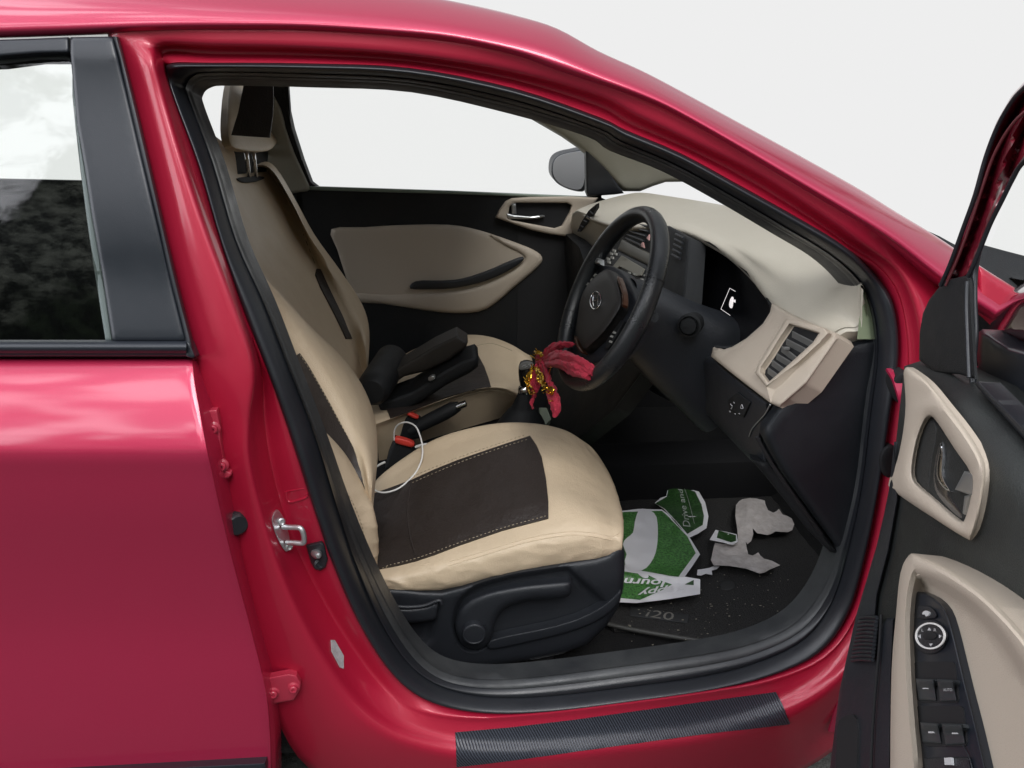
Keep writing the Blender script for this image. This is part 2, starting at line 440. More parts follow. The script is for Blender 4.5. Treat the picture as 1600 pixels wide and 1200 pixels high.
# ================================================================== body side: door aperture ring
ST = [  # outermost / ridge / step / rubber outer / rubber inner / trim
 ((425,1130),(545,1105),(600,1085),(610,1056),(632,1040),(650,1025)),
 ((405,1010),(470,975),(505,950),(550,960),(578,955),(595,935)),
 ((378,905),(437,895),(470,870),(522,880),(552,870),(566,860)),
 ((350,800),(405,800),(437,790),(495,800),(525,790),(533,785)),
 ((332,720),(391,720),(425,720),(470,720),(502,710),(508,706)),
 ((320,650),(390,655),(415,655),(447,650),(478,642),(483,640)),
 ((305,575),(396,575),(408,575),(422,580),(452,576),(457,574)),
 ((275,470),(364,474),(372,474),(381,474),(413,474),(418,473)),
 ((247,370),(325,370),(338,370),(348,375),(369,375),(374,374)),
 ((222,260),(288,260),(301,258),(313,255),(333,255),(338,254)),
 ((195,150),(255,150),(267,150),(276,155),(297,158),(303,160)),
 ((178,80),(241,95),(255,103),(264,112),(291,135),(300,140)),
 ((180,40),(250,70),(262,84),(272,101),(305,117),(313,127)),
 ((330,40),(330,72),(330,88),(330,100),(340,113),(345,124)),
 ((480,40),(480,76),(480,90),(480,101),(480,116),(480,127)),
 ((640,50),(640,87),(640,98),(640,108),(640,124),(640,135)),
 ((800,78),(800,113),(800,127),(803,140),(800,156),(800,170)),
 ((935,124),(935,151),(935,170),(935,185),(935,201),(925,207)),
 ((1010,152),(994,182),(985,198),(975,204),(970,221),(962,230)),
 ((1105,198),(1088,226),(1075,236),(1060,240),(1050,255),(1046,263)),
 ((1200,252),(1181,272),(1165,283),(1150,289),(1138,303),(1135,311)),
 ((1290,306),(1275,332),(1260,340),(1244,341),(1230,357),(1225,364)),
 ((1372,356),(1337,376),(1325,384),(1315,384),(1295,397),(1288,402)),
 ((1440,405),(1395,415),(1375,420),(1362,427),(1340,437),(1330,441)),
 ((1475,470),(1425,462),(1405,465),(1390,472),(1362,480),(1355,482)),
 ((1485,560),(1442,540),(1418,545),(1398,550),(1370,550),(1364,548)),
 ((1480,680),(1440,660),(1412,655),(1385,646),(1359,646),(1352,644)),
 ((1465,800),(1420,790),(1393,775),(1366,765),(1345,762),(1338,758)),
 ((1440,940),(1390,900),(1366,880),(1347,870),(1325,860),(1315,850)),
 ((1400,1060),(1360,1000),(1340,975),(1328,965),(1306,950),(1295,925)),
 ((1350,1160),(1330,1065),(1310,1042),(1290,1022),(1272,1005),(1250,985)),
 ((1240,1235),(1235,1130),(1215,1068),(1212,1050),(1200,1036),(1190,1008)),
 ((1100,1255),(1100,1150),(1100,1083),(1100,1069),(1100,1055),(1100,1022)),
 ((960,1270),(960,1168),(960,1103),(960,1090),(955,1076),(950,1044)),
 ((850,1280),(850,1182),(850,1117),(855,1105),(850,1090),(845,1058)),
 ((720,1290),(715,1190),(735,1130),(764,1111),(768,1094),(770,1066)),
 ((560,1265),(625,1160),(660,1118),(690,1100),(705,1083),(712,1062)),
 ((450,1205),(575,1128),(625,1098),(640,1078),(660,1062),(672,1045)),
]
NS = len(ST)
def off_at(i, k):       # depth of each contour, by which side of the opening it runs along
    left = i <= 11; top = 12 <= i <= 22; bot = i >= 30 or i == 0
    if k == 0: return .035 if left else (.012 if top else (.06 if bot else .05))
    if k == 1: return (.018 if i < 7 else .010) if left else (.026 if top else (-.004 if bot else .03))
    if k == 2: return (.080 if i < 7 else .04) if left else (.046 if top else (.030 if bot else .055))
    if k == 3: return .070 if left else (.040 if top else (.055 if bot else .08))
    if k == 4: return .084 if left else (.066 if top else (.065 if bot else .09))
    return .125 if left else (.120 if top else (.085 if bot else .12))
RG = [[S(*ST[i][k], off_at(i, k)) for i in range(NS)] for k in range(6)]
for _ in range(2): RG = [[(r[(i-1) % NS]*.2+r[i]*.6+r[(i+1) % NS]*.2) if (i >= 33 or i <= 3 or 28 <= i <= 31) else r[i] for i in range(NS)] for r in RG]
def smooth_ring(r):
    return [r[(i-1) % NS]*.12+r[i]*.76+r[(i+1) % NS]*.12 for i in range(NS)]
def mix(a, b, t, lift=V((0, 0, 0))): return [p.lerp(q, t)+lift for p, q in zip(a, b)]
out_ = V((0, -1, 0))
# paint: wide outer face, rounded ridge, channel, flange
ring_rows = [mix(RG[0], RG[0], 0, V((0, .05, 0))), RG[0], mix(RG[0], RG[1], .5, out_*.006), mix(RG[0], RG[1], .86, out_*.006), RG[1], mix(RG[1], RG[2], .25, V((0, .012, 0))),
             mix(RG[1], RG[2], .75, V((0, .008, 0))), RG[2], mix(RG[2], RG[3], .5, out_*.004), RG[3], mix(RG[3], RG[4], .6, V((0, .03, 0)))]
vs, fs = surf(ring_rows, 4, 3, closed=True)
body = build('body_shell', vs, fs, m_redjamb, car, sharp=60)
# rubber weatherstrip: rounded tube with a lip
rub = [mix(RG[3], RG[4], -.10, V((0, .012, 0))), mix(RG[3], RG[4], -.06, out_*.006), mix(RG[3], RG[4], .22, out_*.021), mix(RG[3], RG[4], .52, out_*.023), mix(RG[3], RG[4], .80, out_*.012),
       mix(RG[3], RG[4], .96, V((0, .006, 0))), mix(RG[3], RG[4], 1.02, out_*.002), mix(RG[4], RG[5], .3, out_*.006), mix(RG[4], RG[5], .6, V((0, .004, 0)))]
vs, fs = surf(rub, 4, 3, closed=True)
seal = build('weatherstrip', vs, fs, m_rubber, car, sharp=70)
trim_rows = [mix(RG[4], RG[5], .45, V((0, .012, 0))), mix(RG[4], RG[5], .55, out_*.004), mix(RG[4], RG[5], .8, out_*.003), mix(RG[4], RG[5], .92, V((0, .006, 0))), RG[5], mix(RG[5], RG[5], 0, V((0, .05, -.01)))]
vs, fs = surf(trim_rows, 4, 2, closed=True)
strim = build('sill_trim', vs, fs, M('dusty trim', (.020, .022, .025), .5, bump=[('NOISE', 500, .0004)], var=(7, .30, (.13, .135, .13)), wear=(16, .34, .6)), car, sharp=60)

# ------------------------------------------------------------------ roof rail and front pillar skin
LIP = [(-420,64),(-200,58),(0,53),(120,49),(260,44),(370,43),(480,44),(610,52),(707,62),(805,83),(870,106),(935,128),(1000,151),(1056,176),(1150,229),(1244,285),(1337,341),(1400,382),(1464,433),(1510,466),(1556,496),(1620,545)]
SIL = [(-420,-130),(-200,-110),(0,-80),(120,-68),(260,-52),(370,-38),(480,-26),(610,-14),(707,2),(805,24),(870,44),(935,80),(1000,110),(1056,139),(1150,190),(1244,241),(1337,293),(1400,332),(1460,368),(1528,414),(1584,449),(1660,498)]
lip = [S(x, y, .004) for x, y in LIP]
rr = [[p+V((0, .05, -.006)) for p in lip], [p+V((0, .012, -.004)) for p in lip], lip]
def bet(t, yo):
    o = []
    for i, ((x, y), (x2, y2)) in enumerate(zip(LIP, SIL)):
        o.append(S(x+(x2-x)*t, y+(y2-y)*t, yo))
    return o
rr += [bet(.10, -.004), bet(.35, .000), bet(.65, .02), bet(.88, .045), bet(1., .075)]
last = rr[-1]
def roofback(dy, dz, dx):
    o = []
    for i, p in enumerate(last):
        w = max(0, min(1, (12-i)/3))          # roof behind the rail, pillar return in front
        o.append(p.lerp(p, 0)+V((0, dy, dz))*w+V((-.01, .035, -.03))*(1-w)*dx)
    return o
rr += [roofback(.06, .004, .6), roofback(.30, .018, 1.)]
vs, fs = surf(rr, 4, 4)
roof = build('roof', vs, fs, m_red, car, sharp=50)
# roof skin over to the far side
far = []
edge = [rr[-1][i] for i in range(0, 12)]
mid = [V((p.x, .80, p.z+.012)) for p in edge]; fr = [V((p.x, 1.25, p.z-.01)) for p in edge]; fr2 = [V((p.x, 1.49, p.z-.05)) for p in edge]
vs, fs = surf([edge, mid, fr, fr2], 3, 4)
vs, fs = solid(vs, fs, .01)
build('roof_panel', vs, fs, m_red, car)
hl = [[V((x, y, z)) for x in (-2.0, -1.2, -.6, -.2, .03)] for y, z in ((.27, 1.385), (.40, 1.40), (.8, 1.412), (1.25, 1.405), (1.44, 1.38))]
vs, fs = surf(hl, 3, 3); vs, fs = solid(vs, fs, .008)
build('headliner', vs, fs, m_headl, car)

# ------------------------------------------------------------------ rear door
def rows_px(rows, fn, k): return [[fn(x, y, o) for (x, y) in pts] for pts, o in rows]
edgeX = {560:300, 600:305, 645:313, 690:321, 714:326, 745:333, 800:345, 890:367, 980:391, 1075:414, 1140:421, 1200:423, 1330:424}
prof = [(560,.020),(566,.008),(600,-.010),(645,-.030),(690,-.046),(714,-.050),(745,-.043),(800,-.030),(890,-.018),(980,-.014),(1075,-.020),(1140,-.026),(1200,-.034),(1330,-.05)]
edgeX[566] = 301
skin = []
for y, o in prof:
    ex = edgeX[y]; r = []
    for t in (-1, -.75, -.5, -.25, 0, .3, .6, .9, .985, 1.0):
        x = t*700 if t < 0 else t*ex
        if t == .985: x = ex-4
        r.append(S(x, y, o+(.003 if t == 1.0 else 0)))
    fl = 9 if y > 566 else 8
    r.append(S(ex+fl*.55, y+1, o+.012)); r.append(S(ex+fl, y+2, o+.022)); r.append(S(ex+fl, y+2, o+.022)+V((-.002, .05, 0)))
    skin.append(r)
vs, fs = surf(skin, 2, 5)
rdoor = build('rear_door', vs, fs, m_red, car, sharp=45)
# black film on the pillar
pj_side = lambda o: (lambda x, y: (S(x, y, o), V((.03, -.97, .22)).normalized()))
apl = [(110,58),(174,57),(177,60),(199,147),(231,283),(258,400),(277,478),(290,530),(288,533),(176,533),(160,430),(144,340),(132,260),(120,192),(115,140),(110,85)]
relief('pillar_film', apl, pj_side(.0), m_gloss, rdoor, res=12, rnd=(7, .004), thick=.02)
# rubber edge right of it
ed = [[S(x, y, o) for x, y in pts] for pts, o in (([(176,57),(198,147),(230,283),(257,400),(276,478),(289,532),(293,556)], .004), ([(180,57),(203,147),(235,283),(262,400),(281,478),(295,532),(299,556)], -.003), ([(185,58),(208,147),(240,283),(267,400),(286,478),(300,532),(304,558)], .004), ([(187,58),(210,147),(242,283),(269,400),(288,478),(302,532),(306,558)], .03))]
vs, fs = surf(ed, 4, 3); build('edge_seal', vs, fs, m_rubber, rdoor)
# upper window frame band
bandp = [(-500,74),(0,62),(60,60),(107,58),(108,82),(60,83),(0,88),(-500,100)]
relief('window_frame', bandp, pj_side(.004), m_gloss, rdoor, res=14, rnd=(5, .003), thick=.02)
band2 = [(-500,97),(0,86),(60,82),(108,81),(114,96),(112,100),(104,95),(60,95),(0,103),(-500,117)]
relief('glass_run', band2, pj_side(.020), m_rubber, rdoor, res=12, rnd=(4, .004), thick=.02)
run2 = [(113,100),(116,140),(122,196),(133,262),(146,345),(161,430),(176,533),(165,533),(150,440),(138,360),(126,270),(118,200),(113,150)]
relief('glass_run', run2, pj_side(.014), M('glass run', (.10, .125, .12), .5), rdoor, res=8, rnd=(4, .004), thick=.02)
# belt moulding
bm_rows = [[S(x, y+dy, o) for x in (-600,-300,0,100,200,291)] for y, dy, o in ((531,0,.02),(533,0,.0),(539,0,-.012),(547,0,-.012),(552,0,-.004),(556,0,.0),(559,0,.02))]
vs, fs = surf(bm_rows, 2, 3); build('belt_moulding', vs, fs, m_gloss, rdoor)
mb = MB(); mb.add(*relief_data([(291,533),(296,535),(305,557),(301,560),(291,557)], pj_side(-.004), rnd=(2, .002), res=5, thick=.02)); mb.build('moulding_cap', m_gloss, rdoor)
gt, gb = [S(x, 80, .022) for x in (-600,-300,0,170)], [S(x, 545, .022) for x in (-600,-300,0,170)]
gl = [mix(gt, gb, t, V((0, -.008*math.sin(math.pi*t), 0))) for t in (0, .25, .5, .75, 1)]
vs, fs = surf(gl, 2, 2); build('window_glass', vs, fs, m_glassr, rdoor)
# lower black moulding tip at the bottom of the picture
relief('door_moulding', [(-300,1225),(0,1213),(300,1198),(414,1192),(416,1199),(414,1240),(-300,1260)], pj_side(-.05), m_gloss, rdoor, res=12, rnd=(4, .004), thick=.03)
# inner trim of the rear door
it = [[S(x, y, o) for x in (-600,-300,0,180,330)] for y, o in ((548,.03),(556,.06),(700,.12),(1000,.12),(1250,.10))]
vs, fs = surf(it, 2, 2); build('door_trim', vs, fs, m_blk2, rdoor)

# ------------------------------------------------------------------ hinges, striker, switch, sticker on the pillar
bt = pj_obj(body)
def bolt(mb, x, y, r, h, mi=0):
    p = S(x, y, .010 if y < 900 else .010); n = V((.12, -.98, .12)).normalized()
    mb.add(*rev_data([(r*1.5, 0), (r*1.5, h*.25), (r*1.25, h*.32), (r, h*.4), (r*.98, h*.9), (r*.8, h), (r*.45, h), (r*.4, h*.7)], p, n, 18), mi)
def bracket(mb, ol, off=.004): 
    pj = lambda x, y: (S(x, y, .012 if y < 900 else .012), V((.1, -.99, .1)).normalized())
    mb.add(*relief_data(ol, pj, off=off, rnd=(3, .003), res=4, thick=.012))
mb = MB(); bracket(mb, [(318,641),(339,640),(343,660),(345,690),(349,715),(354,736),(361,738),(362,742),(356,748),(338,748),(330,715),(322,680)]); bolt(mb, 334, 668, .0065, .012); bolt(mb, 347, 726, .0065, .012)
mb.build('door_hinge', m_pinkbolt, rdoor)
mb = MB(); bracket(mb, [(412,1060),(450,1053),(463,1055),(470,1067),(469,1077),(459,1094),(424,1100),(416,1100)]); bolt(mb, 428, 1080, .0065, .012); bolt(mb, 459, 1072, .0065, .012)
mb.build('door_hinge', m_pinkbolt, rdoor)
mb = MB(); p, n = bt(366, 815); mb.add(*rev_data([(.019, 0), (.019, .012), (.014, .018), (.006, .018)], p, V((.55, -.8, .1)), 24)); mb.build('rubber_grommet', m_rubber, body)
# striker: oval plate and loop
mb = MB()
pj = lambda x, y: (lambda q: (q[0], V((.45, -.85, .15)).normalized()))(bt(x, y))
mb.add(*relief_data(cat2([(425,812),(430,799),(437,799),(445,814),(452,838),(453,856),(447,862),(438,850),(429,830)], 4), pj, off=.007, rnd=(3, .003), res=4, thick=.01))
p0 = bt(440, 818)[0]+V((.004, -.010, 0)); d = (S(472, 816, -.02)-S(440, 820, -.02)); d = d.normalized()*.030+V((0, -.012, .002))
p1 = bt(446, 842)[0]+V((.004, -.010, 0))
lp = [p0, p0+d*.5, p0+d*.92, p0+d*1.05+(p1-p0)*.15, p0+d*1.08+(p1-p0)*.5, p1+d*1.02-(p1-p0)*.15, p1+d*.9, p1+d*.5, p1]
mb.add(*tube_data(cat([V(q) for q in lp], 4), .0042, 12))
for xy in ((437,812),(449,851)): 
    p, n = bt(*xy); mb.add(*rev_data([(.006, .006), (.006, .0105), (.004, .0115), (.002, .0105)], p, V((.45, -.85, .15)), 16))
mb.build('door_striker', m_zinc, body, sharp=50)
mb = MB(); pjs = lambda x, y: (lambda q: (q[0], (q[1]+V((.3, -1.2, .1))).normalized()))(bt(x, y))
mb.add(*relief_data([(478,853),(503,847),(507,851),(512,874),(509,886),(501,892),(492,890),(486,880)], pjs, off=.008, rnd=(3, .003), res=4, thick=.012), 0)
p, n = bt(492, 862); mb.add(*rev_data([(.008, .006), (.007, .018), (.004, .024), (.0005, .0255)], p, V((.4, -.85, .25)), 18), 1)
p, n = bt(497, 879); mb.add(*rev_data([(.009, .006), (.009, .010), (.006, .012), (.004, .009)], p, V((.4, -.85, .25)), 18), 0)
mb.build('door_switch', None, body, mats=[m_blk, m_silver])
decal('sticker', [(516,1000),(522,1000),(536,1024),(536,1045),(530,1043),(517,1018)], body, m_sticker, body, off=.0018, res=4, thick=.001)
mb = MB(); mb.add(*tube_data(line_on([(447,768),(449,780),(456,784),(478,777),(480,770)], body, 0, 5), .0022, 8)); mb.add(*tube_data(line_on([(447,768),(476,763)], body, 0, 5), .0012, 8)); mb.build('pressed_mark', m_redjamb, body)
# carbon guard on the sill
strip = [(711,1144),(800,1136),(900,1124),(1000,1110),(1100,1096),(1212,1081),(1222,1100),(1234,1130),(1100,1147),(960,1166),(850,1181),(760,1192),(714,1197)]
guard = decal('sill_guard', strip, body, m_carbon, body, off=.0022, res=9, thick=.002)
# closing sheets below and behind the sill
low = [[S(x, y, o) for x in (-700,-300,100,420,560,720,960,1240,1500)] for y, o in ((1262,.06),(1320,.06),(1420,.10))]
vs, fs = surf(low, 2, 2); build('rocker_panel', vs, fs, m_red, car)

def ridge(p, sc, seed=0.):
    q = V(p)*sc+V((seed, seed*1.7, seed*.6)); return 1-2*abs(mnoise.noise(q))
def rumple(o, fn, axis=V((0, -1, 0))):
    for v in o.data.vertices: v.co += axis*fn(v.co)
    o.data.update()

# ================================================================== cabin shell
def patch(name, rows, mat, parent=None, ku=2, kv=2, t=.006, **k):
    vs, fs = surf(rows, ku, kv); vs, fs = solid(vs, fs, t); return build(name, vs, fs, mat, parent, **k)
fl = [[V((x, y, z+.004*math.sin(9*x)*math.cos(7*y))) for x, z in ((-1.9, .20), (-.9, .18), (-.4, .165), (0, .16), (.35, .16), (.6, .16), (.88, .165), (.97, .30), (1.0, .6), (1.0, .95))] for y in (.085, .3, .6, .9, 1.2, 1.59)]
floor = patch('carpet', fl, m_carpet, car, 3, 2)
patch('bulkhead', [[V((-1.9, y, z)) for y in (.1, .8, 1.6)] for z in (.1, .5, .88)], m_dark, car)
patch('kick_panel', [[V((x, 1.597, z)) for x in (.2, .6, 1.0, 1.25)] for z in (.1, .5, .86)], m_dark, car)
patch('firewall', [[V((1.02, y, z)) for y in (.05, .8, 1.6)] for z in (.1, .5, .93)], m_dark, car)
# tunnel and console
tn = [[V((x, y+(.0 if x < .2 else (.06 if x < .3 else .2)*(1.2-y)/.5), z-(0 if x < .3 else (z-.15)*.35))) for x in (-1.2, -.4, .1, .26, .40, .62, .95)] for y, z in ((.69, .15), (.70, .33), (.73, .37), (.83, .385), (.93, .37), (.96, .33), (.97, .15))]
console = patch('centre_console', tn, M('console black', (.008, .008, .009), .75, spec=.2), car, 2, 2)

# ------------------------------------------------------------------ far (passenger) side
pf = lambda o: (lambda x, y: (SF(x, y, -o), V((0, -1, .1)).normalized()))
winhole = [(440,90),(445,150),(456,200),(472,250),(485,284),(498,294),(700,300),(880,306),(922,309),(926,270),(922,238),(905,226),(880,213),(830,184),(775,154),(720,90)]
fo = [(300,70),(300,260),(425,300),(450,420),(500,720),(960,720),(980,420),(985,309),(960,240),(960,150),(860,120),(760,70)]
# opening of the rear window sits further left; built as its own frame
pdoor = relief('passenger_door', [(430,75),(430,180),(452,230),(470,296),(486,420),(520,560),(540,720),(990,720),(990,330),(940,309),(935,240),(905,222),(880,207),(830,178),(782,152),(730,75)], pf(0), m_blk2, car, hole=winhole, res=26, thick=.05, hrnd=(8, .006))
wf = [(483,291),(700,298),(925,307.5),(925,311),(700,303),(484,297)]
relief('window_seal', wf, pf(.008), M('far seal', (.20, .25, .21), .4), pdoor, res=12, rnd=(2, .004), thick=.03)
vs, fs = surf([[SF(x, y, .02) for x in (420, 700, 960)] for y in (80, 200, 315)], 2, 2); build('window_glass', vs, fs, m_glass, pdoor)
inl = [(518,358),(570,355),(617,352),(700,351),(750,360),(800,377),(833,390),(846,402),(840,417),(800,450),(777,470),(748,486),(690,487),(600,475),(562,472),(548,455),(538,425),(527,390)]
relief('door_inlay', cat2(inl, 3), pf(.010), m_beige, pdoor, res=12, rnd=(9, .010), thick=.02)
arm = [(760,364),(800,377),(833,390),(847,402),(841,417),(802,450),(779,470),(748,487),(690,488),(600,475),(562,472),(552,458),(600,460),(642,459),(712,454),(762,442),(803,421),(819,405),(812,396),(788,384)]
relief('door_armrest', cat2(arm, 3), pf(.020), m_beige, pdoor, res=9, rnd=(8, .016), thick=.02)
relief('pull_handle', cat2([(641,451),(650,440),(690,439),(722,436),(760,424),(790,411),(814,402),(818,406),(800,420),(762,438),(712,450),(670,452)], 3), pf(.030), m_blk, pdoor, res=7, rnd=(4, .006), thick=.03)
bez = [(775,340),(780,329),(790,315),(800,310),(830,308),(893,307),(935,309),(925,322),(908,345),(897,365),(884,369),(860,366),(833,360),(800,349)]
bh = [(793,340),(796,323),(803,317),(850,317),(886,317),(893,321),(890,332),(878,353),(867,357),(830,350),(800,344)]
relief('handle_bezel', bez, pf(.030), m_beige, pdoor, hole=bh, res=7, rnd=(4, .008), hrnd=(3, .006), thick=.03)
relief('handle_recess', [(788,343),(794,315),(850,313),(896,316),(880,358),(866,360),(800,347)], pf(.012), m_dark, pdoor, res=12, thick=.01)
mb = MB(); mb.add(*relief_data(cat2([(791,333),(796,334),(806,336),(830,338),(848,336),(850,339),(832,342),(806,342),(794,341)], 3), pf(.034), res=4, rnd=(3, .006), thick=.01)); mb.add(*relief_data([(799,318),(806,318),(807,334),(800,334)], pf(.034), res=4, rnd=(2, .005), thick=.01))
mb.build('door_handle', m_silver, pdoor)
# far pillars
relief('pillar_trim', cat2([(420,150),(438,170),(446,200),(460,240),(478,280),(484,296),(470,300),(440,300),(416,262)], 2), pf(.02), m_trimg, car, res=10, rnd=(6, .015), thick=.03)
relief('pillar_trim', [(640,95),(700,118),(772,153),(830,183),(880,213),(906,231),(940,262),(975,299),(1000,299),(1020,291),(1040,284.5),(1072,284),(1110,284),(1110,180),(960,110),(800,75)], pf(.030), m_trimg, car, res=16, rnd=(7, .02), thick=.05)
relief('mirror_sail', [(915,232),(925,236),(945,258),(968,292),(975,302),(960,304),(919,307),(916,300)], pf(.028), m_blk, pdoor, res=8, rnd=(4, .006), thick=.03)
# far rear door with its window
rh = [(-240,60),(-240,275),(60,281),(200,284),(425,290),(418,262),(402,210),(384,130),(376,60)]
frd = relief('rear_door', [(-330,20),(-330,720),(480,720),(474,420),(462,300),(440,230),(424,150),(418,40)], pf(-.005), m_blk2, car, hole=rh, res=34, thick=.05)
vs, fs = surf([[SF(x, y, .03) for x in (-330, 0, 430)] for y in (30, 160, 300)], 2, 2); build('window_glass', vs, fs, m_glass, frd)
relief('pillar_cover', [(415,60),(432,200),(440,300),(440,520),(560,720),(600,720),(560,520),(500,330),(480,292),(455,200),(445,60)], pf(-.012), m_blk2, car, res=30, thick=.02)
# mirror on the far door
pmir = relief('side_mirror', cat2([(861,264),(864,250),(874,241),(894,236),(917,235),(920,270),(915,297),(896,298),(874,289),(863,277)], 3), pj_y(1.80), m_blk, car, res=8, rnd=(5, .02), thick=.08)
relief('mirror_glass', cat2([(864,264),(867,251),(876,243),(895,238),(914,237),(916,250),(914,275),(908,295),(890,294),(874,286),(866,276)], 3), pj_y(1.795), M('mirror grey', (.40, .40, .41), .45, .3), pmir, res=8, thick=.004)

# ================================================================== seats
def seat_plane(x0, z0=.52, k=.6):
    p0 = V((x0, .5, z0)); n = V((1, 0, k)).normalized()
    return lambda x, y, o=0.: PL(x, y, p0+n*o, n)
# ---- driver's seat: plastic side trim is the root of the thing's part
sp = pj_y(.235)
trim_ol = [(580,921),(606,920),(632,921),(660,924),(690,925),(722,917),(764,903),(816,890),(882,879),(930,872),(950,866),(964,853),(971,850),(976,862),(976,890),(974,919),(966,950),(947,979),(916,1008),(880,1021),(842,1029),(748,1045),(690,1053),(662,1052),(640,1030),(620,1008),(598,985),(588,955)]
rec = cat2([(706,990),(704,968),(712,940),(728,922),(752,910),(800,897),(850,889),(886,884),(896,890),(940,930),(950,945),(935,962),(900,975),(840,988),(780,1000),(752,1018),(730,1020),(714,1008)], 3)
pock = cat2([(592,946),(640,950),(684,944),(683,985),(672,1006),(650,1016),(630,1014),(606,992)], 3)
def trim_off(x, y):
    o = .006*math.exp(-((y-905)/30)**2)
    for poly, dep, w in ((pock, .022, 16), (rec, .016, 9)):
        if inside((x, y), poly):
            t = min(1, dist((x, y), poly)/w); o -= dep*t*t*(3-2*t)
    return o
def shrink(poly, d):
    c = (sum(p[0] for p in poly)/len(poly), sum(p[1] for p in poly)/len(poly)); out = []
    n = len(poly); ar = sum(poly[i][0]*poly[(i+1) % n][1]-poly[(i+1) % n][0]*poly[i][1] for i in range(n)); sg = 1 if ar > 0 else -1
    for i in range(n):
        ax, ay = poly[i-1]; bx, by = poly[(i+1) % n]; l = math.hypot(bx-ax, by-ay) or 1
        out.append((poly[i][0]-(by-ay)/l*d*sg, poly[i][1]+(bx-ax)/l*d*sg))
    return out
dseat = relief('front_seat', trim_ol, sp, m_blk, car, off=trim_off, extra=(rec, shrink(rec, 3), shrink(rec, 6), shrink(rec, 9), pock, shrink(pock, 5), shrink(pock, 10)), res=7, rnd=(12, .012), thick=.05, sharp=55)
dseat['label'] = 'driver seat with beige cover and brown centre panels'
# bright flat ledge along the lower edge of the recess
relief('trim_ledge', cat2([(766,1001),(800,992),(850,982),(900,968),(940,948),(962,930),(970,922),(970,934),(955,955),(925,974),(880,990),(830,1002),(790,1011),(764,1014)], 2), pj_y(.226), m_blk, dseat, res=7, rnd=(3, .003), thick=.02)
# height lever
lev = cat2([(712,985),(713,966),(722,948),(742,933),(775,922),(820,914),(860,910),(886,908),(893,911),(893,922),(888,931),(870,935),(830,938),(800,945),(784,955),(775,970),(770,990),(764,1005),(752,1014),(738,1014),(722,1006)], 3)
relief('height_lever', lev, pj_y(.222), m_blk, dseat, res=6, rnd=(11, .014), thick=.02, off=lambda x, y: .006*max(0, min(1, (x-740)/120)))
mb = MB(); c, n = pj_y(.212)(741, 989); mb.add(*rev_data([(.0235, -.012), (.0235, .004), (.022, .0065), (.0195, .007), (.0185, .0062), (.001, .0068)], c, (0, -1, .04), 40)); mb.build('lever_hub', m_blk, dseat, sharp=30)
relief('recline_lever', cat2([(593,944),(610,950),(640,952),(668,948),(684,942),(683,956),(681,967),(665,971),(640,973),(612,972),(600,970),(595,956)], 2), pj_y(.219), m_blk, dseat, res=6, rnd=(5, .006), thick=.02)
tube('lever_lip', [pj_y(.222)(x, y)[0] for x, y in cat2([(586,940),(596,942),(616,947),(640,948.5),(664,946),(686,938),(690,944)], 4, False)], .0035, m_blk, dseat)
for a, b in (((662,1060),(742,1045)), ((832,1044),(886,1032))):
    tube('seat_rail', [Y(*a, .26), Y(*b, .26)], .003, m_zinc, dseat, n=8)
mb = MB(); mb.add(*box_data((-.02, .46, .245), .40, .40, .17, .02)); mb.build('seat_base', m_dark, dseat)
# ---- cushion
C_ = [
 (.63, [(565,790),(590,748),(645,706),(690,682),(740,668),(790,661),(840,663),(880,672),(905,686),(924,702)]),
 (.585, [(566,800),(594,764),(652,722),(700,700),(750,684),(800,674),(850,676),(892,688),(924,708),(949,735)]),
 (.50, [(570,818),(602,790),(662,754),(712,733),(762,715),(812,704),(860,706),(904,722),(940,744),(962,764)]),
 (.41, [(574,842),(612,824),(670,796),(724,776),(776,758),(824,746),(870,746),(912,757),(946,772),(969,788)]),
 (.325, [(578,868),(624,858),(688,834),(742,816),(794,798),(840,786),(882,782),(920,788),(950,798),(973,808)]),
 (.278, [(580,886),(630,880),(700,858),(758,842),(812,826),(858,814),(898,808),(930,810),(954,816),(974,824)]),
 (.252, [(580,898),(632,894),(704,876),(764,859),(820,844),(866,833),(904,827),(934,828),(956,832),(973,838)]),
 (.240, [(581,908),(634,906),(708,892),(768,876),(826,861),(872,851),(908,846),(936,845),(957,847),(972,850)]),
 (.243, [(582,920),(636,921),(710,915),(772,900),(830,888),(876,880),(912,875),(938,870),(958,866),(971,860)]),
 (.280, [(583,930),(637,931),(711,925),(773,910),(831,898),(877,890),(913,885),(939,880),(958,876),(971,870)]),
]
rows = []
for v, pts in C_:
    r = [Y(x, y, v) for x, y in pts]; r.append(r[-1]+V((-.010, .035, -.05))); rows.append(r)
rows.insert(0, [p+V((0, .035, -.07)) for p in rows[0]])
vs, fs = surf(rows, 12, 8)
cush = build('seat_cushion', vs, fs, m_seat, dseat, sharp=80)
def cw(p):
    side = max(0, min(1, (.30-p.y)/.05)); rear = max(0, min(1, (-.02-p.x)/.10)); nose = max(0, min(1, (p.x-.20)/.06))
    q = V((p.x*.55+p.z*.9, p.y, p.z*1.4-p.x*.35))
    return side*(.0022+.004*rear)*max(0, ridge(q, 26, 3))**2 + nose*.0025*max(0, ridge(p, 17, 8))**2
rumple(cush, cw, V((.25, -.9, .3)))
ins = [(574,776),(610,764),(645,751),(680,735),(715,721),(750,709),(785,697),(828,683),(838,698),(846,716),(853,750),(857,784),(857,811),(822,820),(785,830),(750,842),(715,854),(684,866),(652,877),(620,885),(587,891),(566,860),(562,820)]
cins = decal('cushion_panel', ins, cush, m_seatb, dseat, off=.004, res=9, thick=.008)
def stitch_line(pts, tgt, par, off=.002, seg=4, gap=2.5, r=.0007):
    mb = MB(); stitches(mb, pts, tgt, seg, gap, r, off); mb.build('stitching', m_stitch, par)
